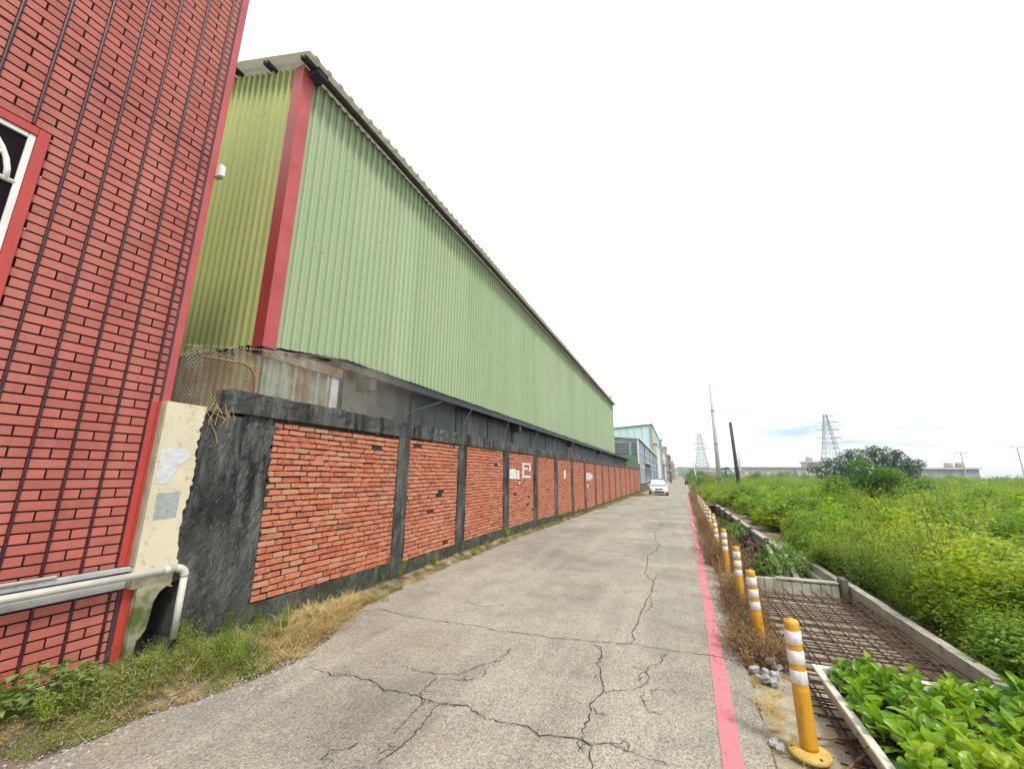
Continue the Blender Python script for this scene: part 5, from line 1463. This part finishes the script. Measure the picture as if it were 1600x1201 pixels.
def twiggy(seed, n, h):
    r = random.Random(seed); mb = MB(); lf = MB()
    for _ in range(n):
        a = r.uniform(0, 6.28); b = Vector((.08 * r.gauss(0, 1), .08 * r.gauss(0, 1), 0)); l = h * r.uniform(.5, 1.1)
        tip = b + Vector((math.cos(a) * l * .5 * r.random(), math.sin(a) * l * .5 * r.random(), l))
        mid = b.lerp(tip, .5) + Vector((r.gauss(0, .02), r.gauss(0, .02), 0))
        mb.tube([b, mid, tip], [.003, .0022, .001], 3, False)
        for k in range(7):
            t = r.uniform(.25, 1); p = b.lerp(tip, t); az = r.uniform(0, 6.28); e = r.uniform(-.6, .8); L = r.uniform(.02, .05)
            lf.add(*leaf_quads(p, Vector((math.cos(az) * math.cos(e), math.sin(az) * math.cos(e), math.sin(e))), Vector((0, 0, 1)), L, L * .4, .5))
    return mb, lf
for s in range(4):
    a, b = twiggy(40 + s, 26, .42); proto(('brown_weeds', 'brown%d' % s), [(a, MAT['brownweed']), (b, MAT['brownweed'])])
# ---- the field
pts, rots, scls, idxs = [], [], [], []
def addp(x, y, s, k, z=None, tilt=.12):
    pts.append((x, y, (zg(y) - .03) if z is None else z)); rots.append((rd.gauss(0, tilt), rd.gauss(0, tilt), rd.uniform(0, 6.28))); scls.append(s); idxs.append(k)
def wave(x, y, k, p): return math.sin(x * k + p + 1.3 * math.sin(y * k * .6 + p * 2)) * math.sin(y * k * .9 + 1.7 * p + math.sin(x * k * .5))
def hfield(x, y):
    return max(.5, 1 + .32 * wave(x, y, .9, .4) + .26 * wave(x, y, 2.1, 1.9) + .14 * wave(x, y, .33, 3.1))
def pick(x, y):
    c = wave(x, y, 1.1, 5.2) + .5 * wave(x, y, 2.7, .8) + rd.gauss(0, .25)
    if c > .45: return rd.choice((9, 10, 11)) if y > 13 else rd.choice((12, 13, 14))
    if rd.random() < .02: return rd.choice((7, 8))
    return rd.choice((0, 1, 2, 3)) if c > -.15 else rd.choice((4, 5, 6))
def fill(x0, x1, y0, y1, dens, s0, s1):
    n = int((x1 - x0) * (y1 - y0) * dens)
    for _ in range(n):
        x, y = rd.uniform(x0, x1), rd.uniform(y0, y1)
        if x > 2.0 + 1.35 * y + 6: continue
        if x < interp([(0, 2.75), (6, 2.68), (8, 2.55), (11, 2.62), (30, 2.5), (31, 1.6), (60, 2.0), (120, 3.6), (300, 10)], y): continue
        edge = min(1.0, .72 + (x - 2.4) * .25)
        addp(x, y, rd.uniform(s0, s1) * hfield(x, y) * edge, pick(x, y), None, .18)
fill(2.4, 9, 2.5, 9, 22, .62, .98)
for _ in range(330):
    y = rd.uniform(2.5, 12); x = (2.42 if y > 8 else 2.52) + abs(rd.gauss(0, .22)); addp(x, y, rd.uniform(.4, .7), pick(x, y), None, .25)
fill(2.4, 16, 9, 18, 13, .70, 1.05)
fill(2.2, 26, 18, 32, 7, .78, 1.1)
fill(1.6, 45, 32, 60, 3, .9, 1.3)
fill(2.0, 90, 60, 110, .9, 1.2, 1.7)
fill(3.0, 130, 110, 165, .35, 1.5, 2.2)
for _ in range(230):
    y = rd.uniform(5, 40); x = 3.1 + rd.random() ** 1.3 * (y * 1.1)
    k = rd.choice((9, 10, 11)) if y > 14 else rd.choice((12, 13, 14)); b_ = rd.uniform(.75, 1.1) if y < 10 else rd.uniform(.9, 1.3)
    for q in range(3): addp(x + rd.gauss(0, .25), y + rd.gauss(0, .25), b_ * rd.uniform(.8, 1.05), k, zg(y) + rd.uniform(0, .22))
scatter('field_weeds', 'weeds', pts, rots, scls, idxs, 'dense waist-high yellow-green weeds filling the open field on the right', 'weeds')
# ---- left verge
pts, rots, scls, idxs = [], [], [], []
for _ in range(260):
    y = rd.uniform(.6, 3.35); a, b = -4.06, road_l(y) - .08
    x = a + (b - a) * rd.random() ** 1.3
    if math.sin(x * 9 + 2 * math.sin(y * 5)) + math.sin(y * 7.3 + x * 3) < -.55 and rd.random() < .8: continue
    addp(x, y, rd.uniform(.55, 1.15) * (1.0 if x < b - .15 else .6), rd.randint(0, 4), gz(x, y) - .01)
for _ in range(130):
    y = rd.uniform(4.6, 22); x = rd.uniform(-4.06, road_l(y) + .0)
    addp(x, y, rd.uniform(.4, .9), rd.randint(0, 4), gz(x, y) - .01)
for _ in range(90):
    y = rd.uniform(22, 52); addp(rd.uniform(-4.05, -3.75), y, rd.uniform(.6, 1.6), rd.randint(0, 4), zg(y))
for _ in range(60):
    y = rd.uniform(40, 44); addp(rd.uniform(-4.0, -3.0), y, rd.uniform(.9, 2.2), rd.randint(0, 4), zg(y))
scatter('verge_tall_weeds', 'weeds', [(x, y, gz(x, y) - .02) for x, y in [(rd.uniform(-4.05, road_l(q) - .25), q) for q in [rd.uniform(.8, 3.5) for _ in range(60)]]], [(rd.gauss(0, .3), rd.gauss(0, .3), rd.uniform(0, 6.28)) for _ in range(60)], [rd.uniform(.16, .34) for _ in range(60)], [rd.choice((4, 5, 6, 7, 8)) for _ in range(60)], 'loose upright weed stems between the clad house and the brick wall', 'weeds')
scatter('wall_weeds', 'weeds', [(-4.04, q, z_) for q, z_ in ((5.1, .12), (5.25, .3), (5.42, .10), (6.4, .1), (7.4, .1), (9.8, .1), (12.2, .1), (15, .05), (18, 0), (22, -.1), (27, -.15), (33, -.2))], [(rd.gauss(0, .3), rd.uniform(.1, .5), rd.uniform(0, 6.28)) for _ in range(12)], [.38, .22, .3, .2, .25, .3, .25, .35, .35, .4, .4, .45], [4, 5, 6, 0, 4, 5, 6, 1, 4, 5, 6, 2], 'small green weeds sprouting from the wall base beside the lane', 'weeds')
scatter('verge_weeds', 'verge_green', pts, rots, scls, idxs, 'low green weeds growing along the foot of the house and brick wall', 'weeds')
pts, rots, scls, idxs = [], [], [], []
for _ in range(150):
    y = 2.75 + 1.9 * rd.betavariate(2, 2); a, b = -4.0, road_l(y) - .10
    x = b - (b - a) * rd.random() ** 1.2 * .9
    addp(x, y, rd.uniform(.5, 1.1), rd.randint(0, 2), gz(x, y) - .005, .3)
for _ in range(45):
    y = rd.uniform(.6, 2.9); x = road_l(y) + rd.uniform(-.35, -.08); addp(x, y, rd.uniform(.3, .7), rd.randint(0, 2), gz(x, y), .3)
for _ in range(190):
    y = 4.7 + 16 * rd.random() ** 1.3; x = road_l(y) + rd.uniform(-.16, .03); addp(x, y, rd.uniform(.25, .55), rd.randint(0, 2), gz(x, y), .3)
for _ in range(60):
    y = rd.uniform(41, 43.5); addp(rd.uniform(-3.2, -1.9), y, rd.uniform(.6, 1.4), rd.randint(0, 2), zg(y), .3)
for _ in range(120):
    y = rd.uniform(4.5, 7.2) if rd.random() < .6 else rd.uniform(2.6, 4.4); x = rd.uniform(.46, .60); addp(x, y, rd.uniform(.2, .5), rd.randint(0, 2), zg(y), .3)
scatter('dry_grass', 'straw_tufts', pts, rots, scls, idxs, 'flattened straw-coloured dry grass along the road edges', 'dry grass')
pts, rots, scls, idxs = [], [], [], []
for _ in range(900):
    y = 4.55 + 41 * rd.random() ** 1.35
    w = .16 if y > 7.5 else .10
    x = boll_x(y) - .02 + rd.gauss(0, w)
    if 7.4 < y < 8.9 and rd.random() < .8: continue
    if y > 9 and math.sin(y * 1.9) + math.sin(y * .83 + 1) < -.3 and rd.random() < .75: continue
    x = max(road_r(y) + .02, min(x, .98 if y < 30 else 1.8))
    s = rd.uniform(.35, .8) if y < 7.5 else rd.uniform(.5, 1.15)
    addp(x, y, s, rd.randint(0, 3), zg(y) - .01, .35)
scatter('brown_weeds', 'brown_weeds', pts, rots, scls, idxs, 'withered brown weeds around the row of orange posts', 'dry weeds')

# ---- gravel on the verge edge
gv = MB()
for _ in range(900):
    y = rd.uniform(.7, 3.4) if rd.random() < .7 else rd.uniform(3.4, 16)
    x = road_l(y) + rd.gauss(-.06, .13)
    if x < -4.05: continue
    q = rd.uniform(.004, .013); z = (gz(x, y) if x < road_l(y) else zg(y) + .006)
    v = [(x + q * rd.uniform(.6, 1.3), y, z), (x - q * rd.uniform(.6, 1.3), y, z), (x, y + q * rd.uniform(.6, 1.3), z), (x, y - q * rd.uniform(.6, 1.3), z), (x, y, z + q * rd.uniform(.5, 1.1))]
    gv.add(v, [(0, 2, 4), (2, 1, 4), (1, 3, 4), (3, 0, 4)])
for _ in range(260):
    y = rd.uniform(2.5, 9); x = rd.uniform(road_r(y) - .05, .82)
    q = rd.uniform(.004, .014)
    v = [(x + q, y, 0), (x - q, y, 0), (x, y + q, 0), (x, y - q, 0), (x, y, q)]
    gv.add(v, [(0, 2, 4), (2, 1, 4), (1, 3, 4), (3, 0, 4)])
tag(gv.build('gravel', ck, None, (0, 0, 0)), 'loose grey gravel along both road edges', 'gravel', kind='stuff')
cl = empty('verge_bush', (-3.9, 1.62, .17), 'darker leafy clump growing at the foot of the clad house', 'weed')
q = vine(777, 240, .22, .26, .065); q.v = [(p[0] * .6 - 3.93, p[1] * 1.3 + 1.62, p[2] + .15) for p in q.v]
q.build_raw('leaves', MAT['vergeleaf'], cl)
pts, rots, scls, idxs = [], [], [], []
for _ in range(150):
    y = 8.5 + 30 * rd.random() ** 1.3; addp(boll_x(y) + rd.gauss(-.02, .14), y, rd.uniform(.4, 1.1), rd.randint(0, 4), zg(y), .3)
scatter('strip_weeds', 'verge_green', pts, rots, scls, idxs, 'sparse green weeds among the withered ones by the orange posts', 'weeds')
# ---- shrubs and trees
def crown(seed, blobs, n, ll, wr=.6, mat=None, shell=.75):
    r = random.Random(seed); lf = MB()
    tot = sum(b[3] ** 2 for b in blobs)
    for cx, cy_, cz, rr in blobs:
        for _ in range(int(n * rr * rr / tot)):
            u = r.uniform(-1, 1); a = r.uniform(0, 6.28); q = rr * (shell + (1 - shell) * r.random() if r.random() < .75 else r.random()) * r.uniform(.85, 1.12)
            s = math.sqrt(1 - u * u); d = Vector((s * math.cos(a), s * math.sin(a), u))
            p = Vector((cx, cy_, cz)) + Vector((d.x, d.y, d.z * .8)) * q
            dv = (d + Vector((r.gauss(0, .7), r.gauss(0, .7), r.gauss(-.1, .6)))).normalized()
            L = ll * r.uniform(.6, 1.25)
            lf.add(*leaf_quads(p, dv, Vector((0, 0, 1)), L, L * wr))
    return lf
def tree(name, label, base, blobs, n, ll, leafm, cat='tree', wr=.6, group=None, tr=.2, seed=1, nbr=None, top=None):
    t = empty(name, base, label, cat, group)
    bv = Vector(base)
    r = random.Random(seed)
    z_ = top or min(b[2] for b in blobs)
    mb = MB()
    fork = bv + Vector((r.uniform(-.1, .1), r.uniform(-.1, .1), max(.15, (z_ - base[2]) * .55)))
    mb.tube([bv, bv.lerp(fork, .5) + Vector((r.gauss(0, .04), r.gauss(0, .04), 0)), fork], [tr, tr * .85, tr * .7], 8)
    for b in blobs:
        e = Vector(b[:3]); m = fork.lerp(e, .5) + Vector((0, 0, -.1 * (e - fork).length))
        mb.tube([fork, m, e], [tr * .55, tr * .38, tr * .12], 6)
        for k in range(3):
            d = Vector((r.gauss(0, 1), r.gauss(0, 1), abs(r.gauss(0, 1)))).normalized() * b[3] * .85
            mb.tube([m.lerp(e, .6), e + d * .5, e + d], [tr * .2, tr * .12, tr * .04], 4, False)
    mb.build('trunk', MAT['bark'], t, smooth=True)
    crown(seed + 5, blobs, n, ll, wr).build_raw('crown', MAT[leafm], t)
    return t
def blobs_for(seed, c, R, H, n, rr):
    r = random.Random(seed); o = []
    for _ in range(n):
        a = r.uniform(0, 6.28); d = R * math.sqrt(r.random()); t = r.random()
        o.append((c[0] + d * math.cos(a), c[1] + d * math.sin(a) * .8, c[2] + H * t * (1 - .55 * (d / R) ** 2), rr * r.uniform(.6, 1.15)))
    return o
dt = [(22.0, 74, 3.0, 1.5), (23.6, 75, 3.6, 1.6), (25.2, 75, 4.4, 1.6), (26.8, 74.5, 4.75, 1.5), (28.3, 75, 4.6, 1.6), (29.6, 75, 4.0, 1.5), (31.0, 75, 3.2, 1.3), (20.6, 74, 2.2, 1.2), (25, 73.5, 2.6, 1.8), (28, 73.5, 2.8, 1.7), (30.3, 74, 1.9, 1.0), (23, 73.6, 1.9, 1.5), (32.2, 75.5, 3.5, .8), (19.5, 75, 2.9, .9), (21.4, 75.5, 3.7, .8), (24.4, 76, 5.0, .8), (27.6, 76, 5.5, .75), (30.2, 76, 4.9, .8)]
tree('spreading_tree', 'wide dark green spreading tree on the skyline under the larger pylon', (27, 75, -.5), dt, 9500, .30, 'treeleaf', tr=.35, seed=3)
for i, (c, R, H, n, rr, N, ll, lab, hh) in enumerate((
    ((8.1, 22, .9), 1.1, 1.5, 12, .45, 2600, .16, 'tall broad-leaved shrub standing out of the weeds before the dark tree', 0),
    ((6.9, 22.5, .7), .8, 1.1, 8, .42, 1500, .15, 'medium broad-leaved shrub on the left of the tall one', 0),
    ((9.4, 23, .6), .7, .9, 7, .40, 1200, .15, 'medium broad-leaved shrub on the right of the tall one', 0),
    ((15.0, 17.5, .5), 1.0, .55, 8, .5, 1100, .24, 'low shrub with very large leaves at the right edge of the field', 0),
    ((10.6, 25, .6), .5, 1.0, 5, .35, 700, .15, 'slim upright shrub between the broad-leaved shrubs and the grey hall', 0),
    ((13.2, 24, .6), 1.2, .7, 9, .5, 1300, .12, 'pale grey-green thicket near the right edge', 0))):
    tree('broadleaf_shrub', lab, (c[0], c[1], zg(c[1]) - .05), blobs_for(60 + i, c, R, H, n, rr), N, ll, 'broad', 'shrub', .55, 'broad-leaved shrubs in the field', .05, 60 + i)
# ditch shrub
tree('ditch_shrub', 'leafy shrub growing up out of the ditch behind the plank wall', (1.75, 9.6, -1.0), [(1.75, 9.6, -.1, .30), (2.05, 9.9, .05, .30), (1.5, 9.0, -.35, .25), (2.15, 9.3, .05, .25), (1.9, 10.4, .10, .30), (1.6, 10.4, -.2, .28), (1.9, 8.6, -.25, .22)], 1500, .085, 'broad', 'shrub', .5, None, .025, 81)
tree('ditch_shrub', 'small leafy sapling beside the fourth and fifth orange posts', (1.25, 13.2, -1.0), [(1.25, 13.2, .05, .22), (1.4, 12.9, .22, .2), (1.15, 13.6, .25, .18)], 380, .09, 'broad', 'shrub', .5, None, .02, 82)
tree('ditch_shrub', 'thin shrub behind the third orange post inside the ditch', (1.35, 11.2, -1.0), [(1.4, 11.2, -.2, .25), (1.55, 11.5, 0, .2), (1.2, 10.8, -.35, .2)], 380, .08, 'brownweed', 'shrub', .4, None, .02, 83)
# shrubs by the lane end and far tree row
far = [(2.9, 66, 1.6), (3.8, 72, 2.0), (5.2, 78, 2.2), (6.6, 62, 1.5), (8.6, 88, 2.6), (3.6, 95, 2.6), (5.0, 120, 3.2), (7.5, 130, 3.4), (11, 104, 2.5), (13.5, 118, 2.8), (17, 112, 2.6), (20.5, 120, 3.0), (25, 128, 3.0), (29, 126, 2.8), (34, 124, 3.0), (38, 128, 3.2), (12, 88, 1.9), (16, 92, 1.8), (50, 118, 3.0), (56, 122, 2.8), (62, 118, 2.6), (68, 122, 2.6), (74, 118, 2.4), (80, 120, 2.6), (44, 112, 2.8), (4.4, 165, 4.5), (7.5, 180, 4.8), (2.8, 140, 3.4), (10.5, 190, 4.2), (22.5, 150, 2.9), (25.6, 153, 3.6), (28.4, 148, 2.7), (31.0, 152, 3.4), (33.2, 155, 3.9), (36.6, 150, 3.0), (39.4, 152, 3.5), (41.5, 150, 2.6), (17.8, 200, 3.8), (20.5, 205, 3.6), (65, 138, 2.6), (69.5, 140, 2.2), (77, 142, 3.0), (80.5, 140, 2.6), (84, 138, 2.8), (58, 135, 3.0)]
for i, (x, y, h) in enumerate(far):
    rr = h * .38
    tree('far_bush', 'rounded green bush beside the far end of the lane left of the dark pole' if x < 11 else ('rounded green bush in the far hedge before the long white factory' if x < 46 else 'rounded green bush in the far hedge before the grey hall on the right'), (x, y, -.45), [(x + rd.uniform(-.8, .8) * h * .6, y + rd.uniform(-1, 1), rd.uniform(.3, .78) * h - .3, rr * rd.uniform(.6, 1)) for _ in range(6)], 420, h * .10, 'farleaf', 'bush', .6, 'bushes by the lane end' if x < 11 else ('bushes before the long factory' if x < 46 else 'bushes before the grey hall'), .08, 100 + i)
# palm
pm = empty('palm_tree', (11.0, 110, -.5), 'small palm with drooping fronds on the skyline right of the tall pole', 'palm')
MB().tube([(11.0, 110, -.5), (11.05, 110, 2.0), (10.95, 110, 3.4)], [.2, .16, .13], 8).build('trunk', MAT['bark'], pm)
for k in range(11):
    a = k * 2 * math.pi / 11 + rd.uniform(-.2, .2); L = rd.uniform(1.3, 1.9); e = rd.uniform(.1, .8)
    fr_ = MB(); P = [Vector((10.95, 110, 3.4)) + Vector((math.cos(a) * L * t, math.sin(a) * L * t, L * (e * t - .75 * t * t))) for t in (0, .25, .5, .75, 1)]
    fr_.tube(P, [.03, .025, .02, .015, .008], 4)
    for i in range(1, 15):
        t = i / 15 * 4; j = min(3, int(t)); p = P[j].lerp(P[j + 1], t - j); d = (P[j + 1] - P[j]).normalized(); s = Vector((-math.sin(a), math.cos(a), 0))
        for sg in (1, -1): fr_.add(*leaf_quads(p, (s * sg + d * .5 - Vector((0, 0, .5))), Vector((0, 0, 1)), .5, .09))
    fr_.build_raw('frond', MAT['treeleaf'], pm)
# reeds: tall dry grass plumes in the field
for i, (x, y, h) in enumerate(((5.2, 11.0, 1.5), (5.6, 11.6, 1.55), (6.2, 11.3, 1.45), (6.6, 12.0, 1.6), (7.0, 12.4, 1.5))):
    g_ = empty('tall_grass', (x, y, zg(y) - .02), 'tall pale arching grass clump above the weeds', 'grass', 'tall grass clumps in the weeds')
    tf = tuft(200 + i, 26, .12, h, .006, .55, 1.0); tf.v = [(p[0] + x, p[1] + y, p[2] + zg(y) - .02) for p in tf.v]
    tf.build_raw('blades', MAT['straw'], g_)

# ================================================================== haze
hz = MB().box(-700, 1600, -450, 2600, -3, 40).build('haze', None, None, (0, 0, 0))
tag(hz, 'thin pale haze over the far end of the lane and field', 'haze', kind='stuff')
hm = bpy.data.materials.new('haze'); hm.use_nodes = True
hn = hm.node_tree; hn.nodes.remove(hn.nodes['Principled BSDF'])
pv = hn.nodes.new('ShaderNodeVolumePrincipled')
pv.inputs['Color'].default_value = (.90, .95, 1, 1); pv.inputs['Density'].default_value = .00055; pv.inputs['Anisotropy'].default_value = .2
hn.links.new(pv.outputs[0], hn.nodes['Material Output'].inputs['Volume'])
hz.data.materials.append(hm)
